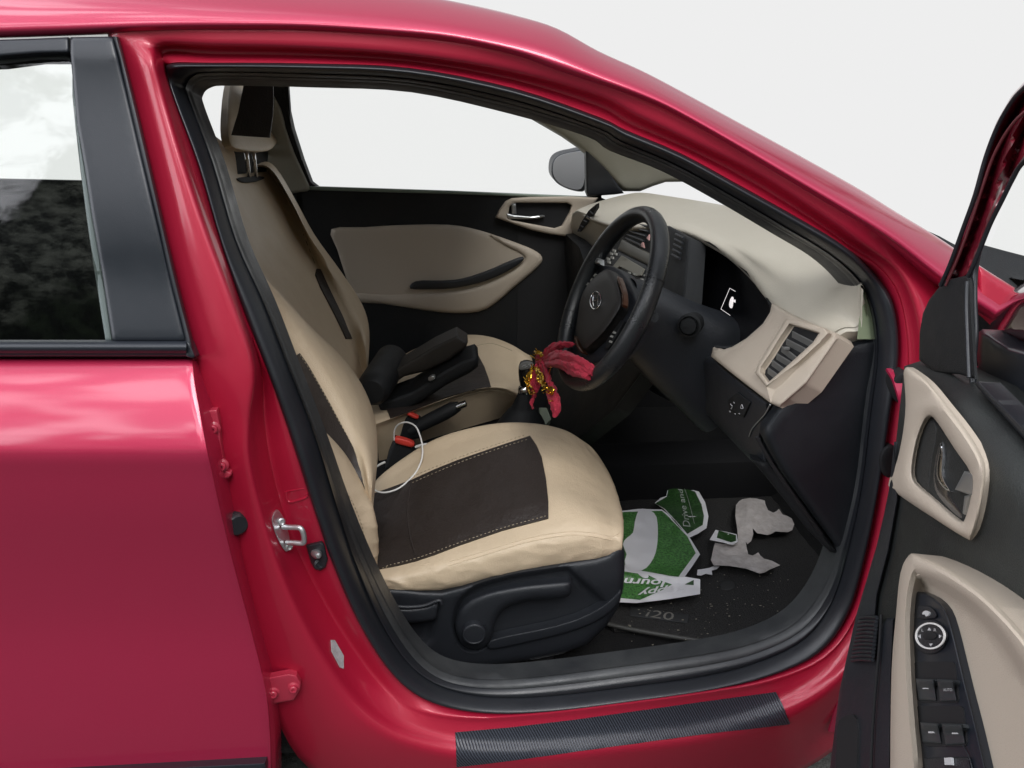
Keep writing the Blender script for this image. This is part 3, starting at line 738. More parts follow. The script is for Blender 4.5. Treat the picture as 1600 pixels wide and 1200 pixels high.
stitch_line([(645,755),(715,725),(785,700),(826,687)], cins, dseat); stitch_line([(853,807),(785,826),(715,850),(652,873),(592,888)], cins, dseat)
stitch_line([(640,747),(715,716),(785,692),(824,679)], cush, dseat, .0015)
mb = MB()
for l in ([(643,753),(638,780),(637,810),(641,840),(649,868)],): mb.add(*tube_data(line_on(l, cins, -.0005, 8), .0022, 8))
mb.build('panel_seam', m_seatb, dseat)
mb = MB()
for l in ([(700,878),(760,860),(820,842),(880,831),(925,832),(955,838),(968,832)], [(700,884),(760,866),(820,848),(880,837),(925,838),(955,844)]): tube('cover_piping', line_on(l, cush, -.0004, 8), .0016, m_seat, dseat, n=8)
# ---- backrest
bp0 = seat_plane(-.150)
def bp(x, y, o=0.):
    p = bp0(x, y, o); q = .225+(p.y-.225)*.12
    return p if p.y > .30 else Y(x, y, .30+(p.y-.30)*.1)
Lr = [(560,905),(545,860),(525,800),(490,730),(450,660),(410,590),(380,520),(345,430),(320,360),(296,280)]
In = [(574,845),(572,800),(568,768),(550,718),(522,655),(490,596),(455,540),(412,475),(372,410),(330,330)]
Md = [(578,820),(577,780),(575,745),(562,690),(538,630),(507,574),(470,520),(425,458),(382,400),(338,320)]
Cr = [(580,800),(582,760),(583,728),(575,672),(554,612),(522,560),(482,510),(438,458),(386,400),(342,318)]
Fa = [(582,790),(586,750),(590,700),(585,650),(565,600),(530,553),(488,516),(444,474),(388,402),(345,316)]
rows = [[bp(x, y, -.10) for x, y in Lr], [bp(x, y, 0) for x, y in Lr], [bp(x, y, .0) for x, y in In], [bp(x, y, .022) for x, y in Md], [bp(x, y, .026) for x, y in Cr], [bp(x, y, .0) for x, y in Fa], [bp(x, y, 0)+V((-.03, .02, -.02)) for x, y in Fa], [bp(x, y, 0)+V((-.14, .0, -.05)) for x, y in Fa]]
vs, fs = surf(rows, 4, 4)
back = build('seat_backrest', vs, fs, m_seat, dseat, sharp=80)
con = [(430,590),(450,620),(472,642),(505,672),(540,711),(568,760),(585,802),(591,848),(588,890),(581,917)]
cst = [(418,590),(438,625),(460,655),(488,697),(514,742),(541,792),(558,842),(566,878),(567,902),(564,921)]
out = [(405,592),(422,630),(438,680),(462,735),(487,792),(510,845),(530,885),(545,908),(550,918),(554,926)]
def yc(x, y): return max(.275, min(.36, bp0(x, y, 0).y))
cm = [((x*.72+x2*.28), (y*.72+y2*.28)) for (x, y), (x2, y2) in zip(con, cst)]
rows = [[Y(x-2, y, yc(x, y)+.09) for x, y in con], [Y(x-1, y, yc(x, y)+.03) for x, y in con], [Y(x, y, yc(x, y)) for x, y in con], [Y(x, y, yc(x2, y2)*.42+.247*.58) for (x, y), (x2, y2) in zip(cm, con)], [Y(x, y, .240+.004*math.sin(i*2.2)) for i, (x, y) in enumerate(cst)],
        [Y((x+x2)/2, (y+y2)/2, .233) for (x, y), (x2, y2) in zip(cst, out)], [Y(x, y, .238) for x, y in out], [Y(x, y, .238)+V((-.10, .03, -.02)) for x, y in out]]
vs, fs = surf(rows, 14, 6)
bol = build('backrest_bolster', vs, fs, m_seat, dseat, sharp=80)
def bw(p):
    low = max(0, min(1, (.66-p.z)/.12))
    return low*.0035*max(0, math.sin((p.z+p.x*.5+.012*mnoise.noise(p*14))*190))**3*(1-low*.3) + .0012*ridge(p, 11, 2)
rumple(bol, bw, V((.5, -.8, .2)))
pins = [(466,553),(480,573),(491,592),(507,620),(522,648),(537,675),(551,701),(564,738),(572,772),(574,800),(560,790),(540,730),(510,680),(475,645),(450,625),(430,590),(447,579),(455,562)]
binz = decal('backrest_panel', pins, back, m_seatb, dseat, off=.004, res=9, thick=.008)
stitch_line([(468,556),(493,595),(524,651),(553,704),(571,760)], binz, dseat)
stitch_line([(497,715),(520,738),(545,775),(562,812),(572,850),(575,885)], bol, dseat, .001)
# driver headrest and upper back are behind the pillar
mb = MB(); mb.add(*box_data((-.50, .47, 1.08), .09, .38, .16, .04)); mb.build('backrest_top', m_seat, dseat)
mb = MB(); mb.add(*box_data((-.52, .47, 1.24), .09, .24, .16, .04)); mb.build('headrest', m_seat, dseat)

# ================================================================== passenger seat
pp = seat_plane(-.240)
N_ = [(540,640),(480,560),(420,480),(370,400),(335,320),(312,250),(303,188)]
N0 = [(520,650),(455,570),(395,490),(340,410),(310,330),(290,260),(285,180)]
M1 = [(556,605),(508,520),(458,430),(412,350),(382,300),(364,268),(352,226)]
M2 = [(570,592),(553,540),(528,496),(492,417),(470,365),(452,318),(420,268)]
FC = [(573,580),(570,532),(556,484),(521,425),(484,370),(456,316),(427,268)]
FA = [(569,582),(574,517),(563,475),(530,425),(488,367),(459,314),(428,263)]
rows = [[pp(x, y, -.08) for x, y in N0], [pp(x, y, .0) for x, y in N0], [pp(x, y, .035) for x, y in N_], [pp(x, y, .0) for x, y in M1], [pp(x, y, .0) for x, y in M2], [pp(x, y, .040) for x, y in FC], [pp(x, y, .0) for x, y in FA], [pp(x, y, 0)+V((-.10, 0, -.04)) for x, y in FA]]
def top_row(r, nrm=V((-.09, 0, .0))): return r+[r[-1]+V((-.04, 0, .018)), r[-1]+V((-.10, 0, -.01))]
rows = [top_row(r) for r in rows]
vs, fs = surf(rows, 4, 4)
pseat = build('front_seat', vs, fs, m_seat, car, sharp=80)
pseat['label'] = 'front passenger seat with headrest'
decal('backrest_panel', [(494,421),(500,422),(514,452),(536,498),(549,530),(540,530),(522,492),(500,450),(492,430)], pseat, m_seatb, pseat, off=.004, res=6)
mb = MB(); 
for l in ([(474,366),(492,412)],): mb.add(*tube_data(line_on(l, pseat, -.0008, 6), .0014, 8))
mb.build('panel_seam', m_seatb, pseat)
# cushion
PC = [
 ([(560,620),(583,590),(618,568),(653,549),(700,533),(735,529),(765,532),(793,542),(816,556),(828,570)], ('z', .44), 0),
 ([(560,600),(583,583),(618,562),(653,543),(700,527),(735,523),(765,526),(794,536),(818,550),(832,564)], ('z', .535), 0),
 ([(565,612),(590,595),(625,575),(660,558),(705,542),(740,538),(768,542),(794,552),(815,566),(828,580)], ('z', .54), 0),
 ([(575,640),(610,625),(650,607),(690,592),(730,578),(760,574),(782,578),(800,588),(814,598),(824,606)], ('z', .525), 0),
 ([(585,660),(615,650),(655,635),(700,619),(740,606),(770,602),(790,604),(804,610),(814,616),(820,622)], ('z', .535), 0),
 ([(588,672),(618,660),(656,645),(702,629),(742,617),(770,613),(790,615),(804,620),(813,626),(818,634)], ('z', .51), 0),
 ([(592,720),(622,712),(660,690),(704,676),(744,664),(772,656),(790,650),(803,645),(811,640),(815,645)], ('z', .40), 0)]
rows = []
for pts, (k, v), d in PC:
    r = [Z(x, y, v-(.03 if i == 9 else 0)) for i, (x, y) in enumerate(pts)]; rows.append(r+[r[-1]+V((-.02, 0, -.10))])
vs, fs = surf(rows, 4, 4); pc = build('seat_cushion', vs, fs, m_seat, pseat, sharp=80)
decal('cushion_panel', [(600,630),(640,600),(700,566),(747,556),(757,575),(763,592),(767,606),(746,609),(700,621),(650,640),(610,655)], pc, m_seatb, pseat, off=.004, res=9)
for l in ([(700,627),(740,615),(772,610),(800,616)], [(745,540),(770,537),(800,548)]): tube('panel_seam', line_on(l, pc, 0, 6), .0012, m_stitch, pseat, n=6)
mb = MB(); mb.add(*box_data((-.02, 1.18, .29), .46, .44, .20, .02)); mb.build('seat_base', m_dark, pseat)
# headrest
hp = lambda o: (lambda x, y: ((lambda q: (q, V((.9, -.35, .15)).normalized()))(pp(x, y, .05+o))))
hr = [(366,106),(358,140),(355,170),(354,200),(357,222),(367,233),(395,237),(418,236),(431,225),(440,203),(445,160),(444,112),(430,100),(376,98)]
relief('headrest', cat2(hr, 2), hp(0), m_seat, pseat, res=9, rnd=(8, .02), thick=.02)
hd = pseat.children[-1]
decal('headrest_panel', [(388,100),(382,130),(373,175),(362,211),(390,213),(422,215),(427,180),(428,150),(426,102)], hd, m_seatb, pseat, off=.004, res=9)
for x in (386, 397): tube('headrest_post', [pp(x-2, 232, .03), pp(x, 250, .03), pp(x+3, 277, .0)], .006, m_chrome, pseat, n=14)
relief('post_bracket', [(366,232),(418,231),(419,245),(416,268),(372,272)], hp(-.05), m_dark, pseat, res=8, thick=.03)
relief('post_collar', cat2([(370,279),(385,276),(405,275),(414,278),(400,284),(380,285)], 2), hp(-.045), m_dark, pseat, res=5, rnd=(2, .004), thick=.02)

# ================================================================== dashboard
DX = [1.5, 1.25, 1.0, .8, .6, .42, .28, .18, .12]
rA = [(1000,301),(1075,313),(1120,322),(1165,333),(1215,347),(1280,380),(1318,408),(1338,428),(1345,446)]
rB = [(945,312),(985,323),(1030,333),(1075,346),(1130,368),(1190,403),(1248,440),(1300,478),(1341,508)]
rC = [(900,330),(930,342),(968,352),(1052,356),(1118,384),(1167,424),(1206,470),(1262,508),(1304,520)]
rA_ = [Y(x, y, d) for (x, y), d in zip(rA, DX)]; rB_ = [Y(x, y, d) for (x, y), d in zip(rB, DX)]
DC = [1.5, 1.25, 1.0, .74, .56, .44, .31, .19, .135]
rC_ = [Y(x, y, d) for (x, y), d in zip(rC, DC)]
rows = [[p+V((.16 if i < 5 else .02, 0, -.05)) for i, p in enumerate(rA_)], [p+V((.08 if i < 5 else .01, 0, -.012)) for i, p in enumerate(rA_)], rA_, mix(rA_, rB_, .5, V((0, 0, .003))), rB_, mix(rB_, rC_, .6, V((0, 0, .004))), rC_, [p+V((.012, 0, -.016)) for p in rC_], [p+V((.07, 0, -.03)) for p in rC_]]
vs, fs = surf(rows, 4, 4); dash = build('dashboard', vs, fs, m_dash, car, sharp=60)
# far face beside the passenger
ff = pj_pts(Y(895,330,1.5), Y(915,400,1.5), Y(985,352,1.0))
relief('dash_face', [(894,334),(902,328),(930,339),(985,348),(975,372),(950,400),(925,432),(917,420),(914,402),(905,388),(889,370)], ff, m_dash, dash, res=10, rnd=(3, .004), thick=.03)
relief('side_vent', [(904,361),(910,347),(922,328),(934,318),(934,325),(922,345),(909,361)], lambda x, y: (ff(x, y)[0]+ff(x, y)[1]*.005, ff(x, y)[1]), m_dark, dash, res=5, thick=.01)
mb = MB()
for (a, b) in (((907,357),(911,360)), ((911,351),(916,354)), ((916,343),(921,346)), ((921,336),(926,340)), ((926,329),(931,333))):
    mb.add(*tube_data([ff(*a)[0]+ff(*a)[1]*.008, ff(*b)[0]+ff(*b)[1]*.008], .0022, 6))
mb.build('vent_slats', m_blk, dash)
# glove side and centre
relief('lower_dash', [(884,366),(905,386),(917,420),(925,436),(960,440),(950,560),(905,640),(880,560),(880,420)], pj_pts(Y(890,370,1.5), Y(905,560,1.45), Y(950,440,1.0)), m_blk2, dash, res=16, thick=.04)
c0 = V((.42, .83, .85)); cn = V((-.93, -.05, .36)).normalized()
pc_ = lambda o: pj_plane(c0+cn*o, cn)
stack = relief('centre_stack', [(915,436),(940,396),(962,364),(985,350),(1046,353),(1078,372),(1070,470),(1020,560),(960,640),(900,690),(845,660),(868,560)], pc_(0), m_blk2, dash, res=18, rnd=(6, .006), thick=.04)
mb = MB()
mb.add(*relief_data([(972,373),(1019,398),(1015,415),(965,390)], pc_(.006), res=8, rnd=(2, .003), thick=.01), 0)
mb.add(*relief_data([(966,393),(1012,415),(1008,440),(995,452),(940,424),(944,410)], pc_(.004), res=8, rnd=(2, .003), thick=.01), 1)
mb.add(*relief_data([(971,399),(1006,420),(1001,430),(994,431),(985,424),(968,416),(962,421),(956,418)], pc_(.009), res=8, thick=.004), 2)
for a in ((950,404),(955,396),(959,391),(951,409),(956,402),(961,396)):
    mb.add(*relief_data([(a[0]-2, a[1]-2.5), (a[0]+2, a[1]-1), (a[0]+1.5, a[1]+2.5), (a[0]-2, a[1]+1.5)], pc_(.009), res=5, thick=.004), 3)
for a in ((1007,430),(1002,436),(972,424),(983,426),(990,428)):
    mb.add(*relief_data([(a[0]-1.6, a[1]-1.5), (a[0]+1.6, a[1]-1), (a[0]+1.4, a[1]+1.5), (a[0]-1.6, a[1]+1)], pc_(.010), res=5, thick=.004), 3)
mb.build('radio', None, dash, mats=[M('trim olive', (.075, .07, .055), .4), m_blk, m_screen, M('button grey', (.30, .30, .27), .5)])
mb = MB()
for t in range(5):
    a = (978+t*2.5, 372-t*5.5); b = (1003+t*3.2, 384-t*7.5)
    mb.add(*tube_data([pc_(.008)(*a)[0], pc_(.008)(*b)[0]], .003, 8))
mb.build('vent_slats', m_blk, dash)
mb = MB()
for t in range(5):
    a = (1050+t*1.5, 398-t*8); b = (1062+t*1.5, 404-t*8)
    mb.add(*tube_data([pc_(.008)(*a)[0], pc_(.008)(*b)[0]], .003, 8))
mb.build('vent_slats', m_blk, dash)
mb = MB(); mb.add(*relief_data([(999,384),(1004,378),(1006,387)], pc_(.010), res=4, thick=.004), 0); mb.add(*relief_data([(1010,372),(1014,366),(1013,375)], pc_(.010), res=4, thick=.004), 0)
mb.build('hazard_switch', None, dash, mats=[M('pale red print', (.4, .22, .20), .5)])
# instrument cluster
pcl = pj_plane(V((.575, .5, .9)), V((-.9, -.2, .3)))
clus = relief('instrument_cluster', [(1040,360),(1062,352),(1118,376),(1170,420),(1212,478),(1208,510),(1160,560),(1110,580),(1030,560),(1020,470)], pcl, M('cluster lens', (.005, .005, .006), .25), dash, res=20, thick=.02)
hood = []
for d, dz in ((0, 0), (.03, -.006), (.06, -.012), (.10, -.02)):
    hood.append([Y(x, y, yy)+V((d, 0, dz)) for (x, y), yy in zip([(1052,356),(1085,366),(1118,384),(1145,404),(1167,424),(1188,447),(1203,474),(1204,490),(1192,507),(1166,530),(1143,543),(1117,543)], (.74,.65,.56,.5,.44,.38,.31,.295,.30,.32,.34,.36))])
vs, fs = surf(hood, 4, 2); vs, fs = solid(vs, fs, .004); build('cluster_hood', vs, fs, m_blk2, dash)
mb = MB()
pci = lambda x, y: (lambda q: (q[0]+q[1]*.06, q[1]))(pcl(x, y))
mb.add(*relief_data(cat2([(1178.5,491),(1177,486),(1178.5,479),(1181.5,474),(1183,476),(1182.5,484),(1181,491)], 2), pci, res=3, thick=.002))
mb.add(*relief_data([(1183,481),(1186,478.5),(1186,483)], pci, res=3, thick=.002))
for a, b in (((1187,466),(1178,461)), ((1178,461),(1164,493)), ((1164,493),(1179,503))): mb.add(*tube_data([pci(*a)[0], pci(*b)[0]], .00045, 6))
mb.build('warning_display', m_lit, dash)
tube('cluster_rim', [pcl(x, y)[0]+V((-.05, 0, 0)) for x, y in cat2([(1055,440),(1044,458),(1039,478),(1040,500)], 5, False)], .0022, m_silver, dash)
# driver side face with vent
fA, fB, fC = Y(1114,550,.36), Y(1216,633,.12), Y(1203,490,.28)
fc = pj_pts(fA, fB, fC)
face = relief('dash_face', [(1114,543),(1120,541),(1131,546),(1144,542),(1166,529),(1192,506),(1203,488),(1206,474),(1240,492),(1275,508),(1306,520),(1310,528),(1260,600),(1218,636),(1204,630),(1170,604),(1138,579),(1111,557)], fc, m_beige, dash, res=9, rnd=(6, .008), thick=.035)
fo_ = lambda o: (lambda x, y: (lambda q: (q[0]+q[1]*o, q[1]))(fc(x, y)))
vh = [(1242,511),(1265,518),(1288,525),(1278,540),(1247,568),(1215,596),(1209,601),(1197,585),(1198,578),(1212,558),(1224,538)]
vo = [(1236,503),(1251,503),(1275,510),(1297,517),(1304,525),(1290,541),(1256,572),(1206,609),(1188,587),(1192,575),(1208,548),(1222,525)]
relief('vent_frame', vo, fo_(.012), m_beige, dash, hole=vh, res=6, rnd=(3, .006), hrnd=(3, .005), thick=.04)
relief('vent_well', [(x+(x-1240)*.04, y+(y-555)*.04) for x, y in vh], fo_(.0005), m_dark, dash, res=9, thick=.004)
mb = MB()
for a, b in (((1237,518),(1276,538)), ((1228,530),(1265,549)), ((1222,541),(1250,562)), ((1214,553),(1242,570)), ((1207,563),(1232,581)), ((1201,575),(1224,592))):
    a = (a[0]+(b[0]-a[0])*.12, a[1]+(b[1]-a[1])*.12); pA, pB = fo_(.006)(*a)[0], fo_(.006)(*b)[0]; dn = fc(*a)[1]; t = (pB-pA).normalized(); u = dn.cross(t).normalized()
    sdir = (dn*.55+u*.85).normalized()
    mb.add([pA, pB, pB-sdir*.010, pA-sdir*.010, pA+u*.0018, pB+u*.0018, pB-sdir*.010+u*.0018, pA-sdir*.010+u*.0018], [(0, 1, 2, 3), (4, 5, 6, 7), (0, 1, 5, 4), (2, 3, 7, 6), (0, 3, 7, 4), (1, 2, 6, 5)])
mb.add(*box_data(fo_(.012)(1237, 549)[0], .010, .006, .006, .002))
mb.build('vent_slats', M('slat grey', (.11, .11, .105), .4), dash, smooth=False)
# facet between the vent and the end cap, and the end block of the top pad
g1, g2 = Y(1313,537,.135), Y(1235,616,.137)
e1, e2 = fo_(.012)(1304,525)[0], fo_(.012)(1206,609)[0]
vs, fs = surf([[e1, e1.lerp(e2, .5), e2, fo_(.0)(1204,628)[0]], [g1, g1.lerp(g2, .5), g2, Y(1217,633,.138)], [g1+V((.03, .0, -.02)), g1.lerp(g2, .5)+V((.03, .0, -.02)), g2+V((.03, 0, -.02)), Y(1217,633,.138)+V((.03, 0, -.02))]], 1, 2, linear=True)
build('vent_side', vs, fs, m_beige, dash, sharp=30)
e_ = [rC_[-1], rB_[-1].lerp(rC_[-1], .6)+V((0, 0, .004)), rB_[-1], rA_[-1].lerp(rB_[-1], .5)+V((0, 0, .003)), rA_[-1]]
vs, fs = surf([[p+V((0, .004, -.001)) for p in e_], [p+V((.003, -.004, -.006)) for p in e_], [Y(1313,537,.135), Y(1326,533,.135), Y(1339,529,.135), Y(1344,495,.128), Y(1346,456,.122)], [p+V((.02, .01, -.03)) for p in (Y(1313,537,.135), Y(1326,533,.135), Y(1339,529,.135), Y(1344,495,.128), Y(1346,456,.122))]], 4, 3, linear=True)
build('dash_end', vs, fs, m_dash, dash, sharp=35)
vs, fs = surf([[Y(1343,430,.14), Y(1344,480,.125), Y(1339,530,.108)], [Y(1400,430,.15), Y(1400,480,.14), Y(1395,530,.13)]], 3, 2)
build('end_strip', vs, fs, M('end strip green', (.20, .24, .15), .6), dash)
# dark end cover towards the door
ep = pj_plane(V((.58, .119, .8)), V((-.04, -1, .03)))
relief('dash_end_cover', [(1340,531),(1366,526),(1390,525),(1390,700),(1372,790),(1352,850),(1338,872),(1325,876),(1312,862),(1290,832),(1255,784),(1222,738),(1206,710),(1191,680),(1193,666),(1215,637),(1236,617),(1262,592),(1313,540)], ep, M('charcoal plastic', (.010, .012, .015), .48, bump=[('VORONOI', 700, .0003)], wear=(12, .42, .58)), dash, res=9, rnd=(15, .022), thick=.015)
mb = MB(); mb.add(*tube_data([ep(x, y)[0]+V((-.008, .004, 0)) for x, y in cat2([(1191,684),(1207,714),(1224,741),(1257,788),(1292,836)], 4, False)], .003, 8)); mb.build('cover_gap', m_dark, dash)
# knee panel
kp = pj_pts(Y(1114,560,.37), Y(1204,632,.135), Y(1110,640,.40))
knee = relief('knee_panel', [(1040,560),(1112,556),(1138,580),(1170,605),(1205,632),(1196,664),(1190,684),(1196,704),(1200,724),(1196,736),(1172,718),(1147,692),(1110,653),(1067,637),(1035,621),(985,593)], kp, m_blk, dash, res=10, rnd=(10, .014), thick=.04)
ko = lambda o: (lambda x, y: (lambda q: (q[0]+q[1]*o, q[1]))(kp(x, y)))
mb = MB(); mb.add(*relief_data([(1140,624),(1156,612),(1176,628),(1165,652),(1142,640)], ko(.004), res=6, rnd=(2, .002), thick=.01), 0)
for pts in ([(1146,630),(1149,634),(1147,638)], [(1151,627.5),(1152,628),(1152,629)], [(1144,641),(1146,642),(1145,643)], [(1162,636),(1164,631),(1166,637),(1162,637)], [(1153,645),(1154,646)], [(1159,645),(1161,646)]):
    mb.add(*tube_data([ko(.006)(*p)[0] for p in cat2(pts, 3, False)], .0007, 6), 1)
mb.build('headlamp_switches', None, dash, mats=[m_blk2, m_mark])
tube('panel_gap', [kp(x, y)[0]+kp(x, y)[1]*.002 for x, y in cat2([(1205,632),(1196,648),(1178,668),(1172,682)], 4, False)], .0012, m_silver, dash)
# windscreen
wsr = [[Y(x, y, d)+V((0, 0, 0)) for (x, y), d in zip(rA, DX)]]
wtop = [V((.08, 1.40, 1.36)), V((.13, 1.2, 1.40)), V((.15, 1.0, 1.41)), V((.15, .8, 1.41)), V((.14, .6, 1.41)), V((.12, .42, 1.40)), V((.10, .28, 1.385)), V((.08, .22, 1.37))]
wbot = [V((.92+.0*i, y, .93)) for i, y in enumerate((1.52, 1.25, 1.0, .8, .6, .42, .25, .12))]
vs, fs = surf([wbot, mix(wbot, wtop, .5, V((.04, 0, .03))), wtop], 3, 4); build('windscreen', vs, fs, m_glass, car)

# ================================================================== steering wheel
WC = V((.298, .48, .906)); WN = V((-.904, -.087, .419)).normalized(); WR = .180
wu = WN.cross(V((0, 0, 1))).normalized(); wv = wu.cross(WN).normalized()
if wv.z < 0: wv = -wv
def wp(a, b, o=0.): return WC+wu*a+wv*b+WN*o
vs, fs = [], []; NU, NVt = 96, 16
for i in range(NU):
    a = 2*math.pi*i/NU; c = wp(WR*math.cos(a), WR*math.sin(a)); rad = (wu*math.cos(a)+wv*math.sin(a))
    tr = .0172+.0012*max(0, math.cos(2*(a-.5)))
    for k in range(NVt):
        b = 2*math.pi*k/NVt; vs.append(c+rad*tr*math.cos(b)*.92+WN*tr*math.sin(b)*1.06)
for i in range(NU):
    for k in range(NVt): fs.append((i*NVt+k, i*NVt+(k+1) % NVt, ((i+1) % NU)*NVt+(k+1) % NVt, ((i+1) % NU)*NVt+k))
wheel = build('steering_wheel', vs, fs, m_wheel, car)
for a in (math.radians(q) for q in (28, 152, 208, 332)):     # leather seams round the rim
    c = wp(WR*math.cos(a), WR*math.sin(a)); rad = wu*math.cos(a)+wv*math.sin(a)
    tube('rim_seam', [c+(rad*.92*math.cos(t)+WN*1.06*math.sin(t))*.0182 for t in [2*math.pi*k/24 for k in range(25)]], .0005, m_dark, wheel, n=6)
wpl = lambda o: pj_plane(WC+WN*o, WN)
relief('wheel_spokes', cat2([(893,470),(900,446),(912,428),(925,418),(945,414),(966,420),(985,440),(998,468),(1004,488),(994,512),(975,540),(952,560),(925,572),(900,585),(884,572),(886,552),(897,540),(893,505)], 3), wpl(-.012), m_blk, wheel, res=9, rnd=(8, .010), thick=.03)
mb = MB(); hub = relief('airbag_cover', cat2([(944,422),(956,424),(966,438),(972,458),(973,478),(962,498),(946,520),(930,536),(914,549),(905,540),(900,524),(902,498),(908,464),(922,440)], 3), wpl(.018), M('airbag cover', (.013, .012, .0115), .5, bump=[('VORONOI', 600, .0004)]), wheel, res=7, rnd=(14, .016), thick=.03)
# raised oval badge with a slanted letter shape
mb = MB(); ho = pj_obj(hub)
bc = V((932, 470)); cnv = ho(932, 470)[0]; hn = WN
ex = [(math.cos(t)*8.0-math.sin(t)*1.0, math.sin(t)*13.5+math.cos(t)*0) for t in [2*math.pi*k/40 for k in range(41)]]
mb.add(*tube_data([ho(bc.x+a, bc.y+b)[0]+WN*.002 for a, b in ex], .0013, 8))
for pts, r in (([(-3.0, -8), (-4.2, -1), (-3.0, 9.5)], .0013), ([(4.4, -9.5), (3.6, 0), (2.6, 8.5)], .0013), ([(-4.0, 2.5), (0, -.2), (3.8, -2.0)], .0013)):
    mb.add(*tube_data([ho(bc.x+a, bc.y+b)[0]+WN*.002 for a, b in cat2(pts, 4, False)], r, 8))
mb.build('wheel_badge', m_chrome, wheel)
mb = MB()
for x, y in ((911,440),(917,433),(923,427),(929,430),(924,437),(918,444),(912,449)): mb.add(*relief_data([(x-2.2, y+.8), (x+.6, y-2.6), (x+2, y-1), (x-.8, y+2.6)], wpl(-.004), res=4, thick=.006), 0)
mb.add(*relief_data([(898,462),(906,440),(920,424),(936,424),(932,436),(918,446),(906,464)], wpl(-.008), res=6, rnd=(3, .004), thick=.01), 1)
mats_wb = [M('button print', (.22, .22, .20), .5), m_blk2]
mb.build('wheel_buttons', None, wheel, mats=mats_wb)
mb = MB()
for x, y in ((954,525),(958,519),(952,533)): mb.add(*relief_data([(x-1, y+1.2), (x+.5, y-1.8), (x+1.4, y-1.2), (x, y+1.8)], wpl(.002), res=4, thick=.006), 0)
mb.add(*relief_data([(944,545),(950,528),(970,500),(976,502),(962,528),(950,546)], wpl(-.003), res=6, rnd=(3, .004), thick=.01), 1)
mb.build('wheel_buttons', None, wheel, mats=mats_wb)
mb = MB(); mb.add(*relief_data(cat2([(897,524),(901,530),(905,541),(912,551),(908,552),(902,544),(898,534)], 2), wpl(.020), res=4, rnd=(2, .002), thick=.01)); mb.build('spoke_trim', m_orange, wheel); mb = MB(); mb.add(*relief_data(cat2([(966,432),(974,456),(974,476),(971,478),(971,458),(964,438)], 2), wpl(.014), res=4, rnd=(2, .002), thick=.01)); mb.build('spoke_trim', m_orange, wheel)
mb = MB(); mb.add(*relief_data([(928,402),(938,404),(938,413),(929,412)], wpl(.004), res=4, rnd=(2, .003), thick=.01)); mb.build('spoke_tip', m_silver, wheel)
mb = MB(); stitches(mb, [(899,522),(901,505),(907,484),(913,468)], wheel, seg=3, gap=3, r=.0006, off=.0008); mb.build('rim_stitching', m_stitch, wheel)
# column and key barrel
cen = [(-.03, .0, .05, .055), (-.07, -.012, .062, .075), (-.13, -.03, .070, .090), (-.20, -.045, .078, .105), (-.30, -.06, .085, .13)]
rows = []
for o, dz, ry, rz in cen:
    c = WC+WN*o+V((0, 0, dz)); rows.append([c+wu*ry*math.copysign(abs(math.cos(t))**.75, math.cos(t))+wv*rz*math.copysign(abs(math.sin(t))**.75, math.sin(t)) for t in [2*math.pi*k/16 for k in range(16)]])
vs, fs = surf(rows, 2, 4, closed=True); colm = build('steering_column', vs, fs, m_blk, car)
mb = MB(); p = Y(1078, 508, .405); ax = V((-.45, -.85, .15)); mb.add(*rev_data([(.021, -.04), (.021, .0), (.0235, .001), (.0235, .008), (.019, .010), (.0185, .004), (.015, .004), (.015, .018), (.006, .019)], p, ax, 28)); mb.build('ignition_lock', m_blk2, colm, sharp=30)
tube('column_stalk', [WC+WN*-.09+V((0, -.04, .02)), WC+WN*-.07+V((0, -.12, .03)), WC+WN*-.06+V((0, -.165, .035))], [.007, .007, .009], m_blk, colm)

# ================================================================== between the seats
tube('handbrake', [Y(640,674,.80), Y(655,665,.80), Y(675,655,.80), Y(695,645,.80), Y(708,638,.80), Y(718,634,.80)], [.015, .017, .0185, .019, .0175, .012], m_blk2, car, n=16)
hb = bpy.context.scene.objects['handbrake']
tube('release_button', [Y(714,636,.79), Y(722,632.5,.79), Y(728,630,.79), Y(729,629.6,.79)], [.009, .009, .0088, .005], m_chrome, hb, n=14)
def buckle(rb, body_, y):
    o = relief('seatbelt_buckle', body_, pj_y(y), m_blk2, car, res=7, rnd=(5, .010), thick=.03)
    relief('release_button', rb, pj_y(y-.012), m_redbtn, o, res=4, rnd=(3, .004), thick=.012)
buckle(cat2([(617,686),(621,684),(634,687),(646,692),(647,697),(643,699),(630,696),(618,692)], 2), [(616,688),(648,698),(648,716),(640,732),(601,734),(606,712)], .71)
buckle([(632,643),(635,642),(654,652),(653,655),(649,655),(633,647)], [(620,660),(632,643),(655,655),(662,668),(655,685),(622,690),(612,680)], .79)
# arm rest with its lid up
arm_ = relief('centre_armrest', [(645,610),(690,580),(722,562),(743,556),(748,562),(747,573),(735,582),(700,600),(660,626),(620,650),(598,650),(590,630)], pj_y(.80), m_blk2, car, res=9, rnd=(7, .014), thick=.09)
relief('armrest_lid', [(597,592),(630,570),(680,540),(714,524),(721,529),(731,535),(728,543),(702,563),(665,580),(632,588),(608,604)], pj_y(.84), M('brown black plastic', (.022, .018, .014), .5, bump=[('VORONOI', 600, .0004)]), arm_, res=9, rnd=(5, .008), thick=.07)
mb = MB(); c = Y(581,612,.74); mb.add(*rev_data([(.001, -.006), (.030, -.004), (.040, .008), (.043, .03), (.043, .22), (.03, .24)], c, (.15, 1, 0), 30)); mb.build('armrest_hinge', m_blk2, arm_)
relief('latch', cat2([(669,592),(676,587),(680,588),(679,592),(672,596)], 2), pj_y(.782), m_silver, arm_, res=3, rnd=(2, .003), thick=.01)
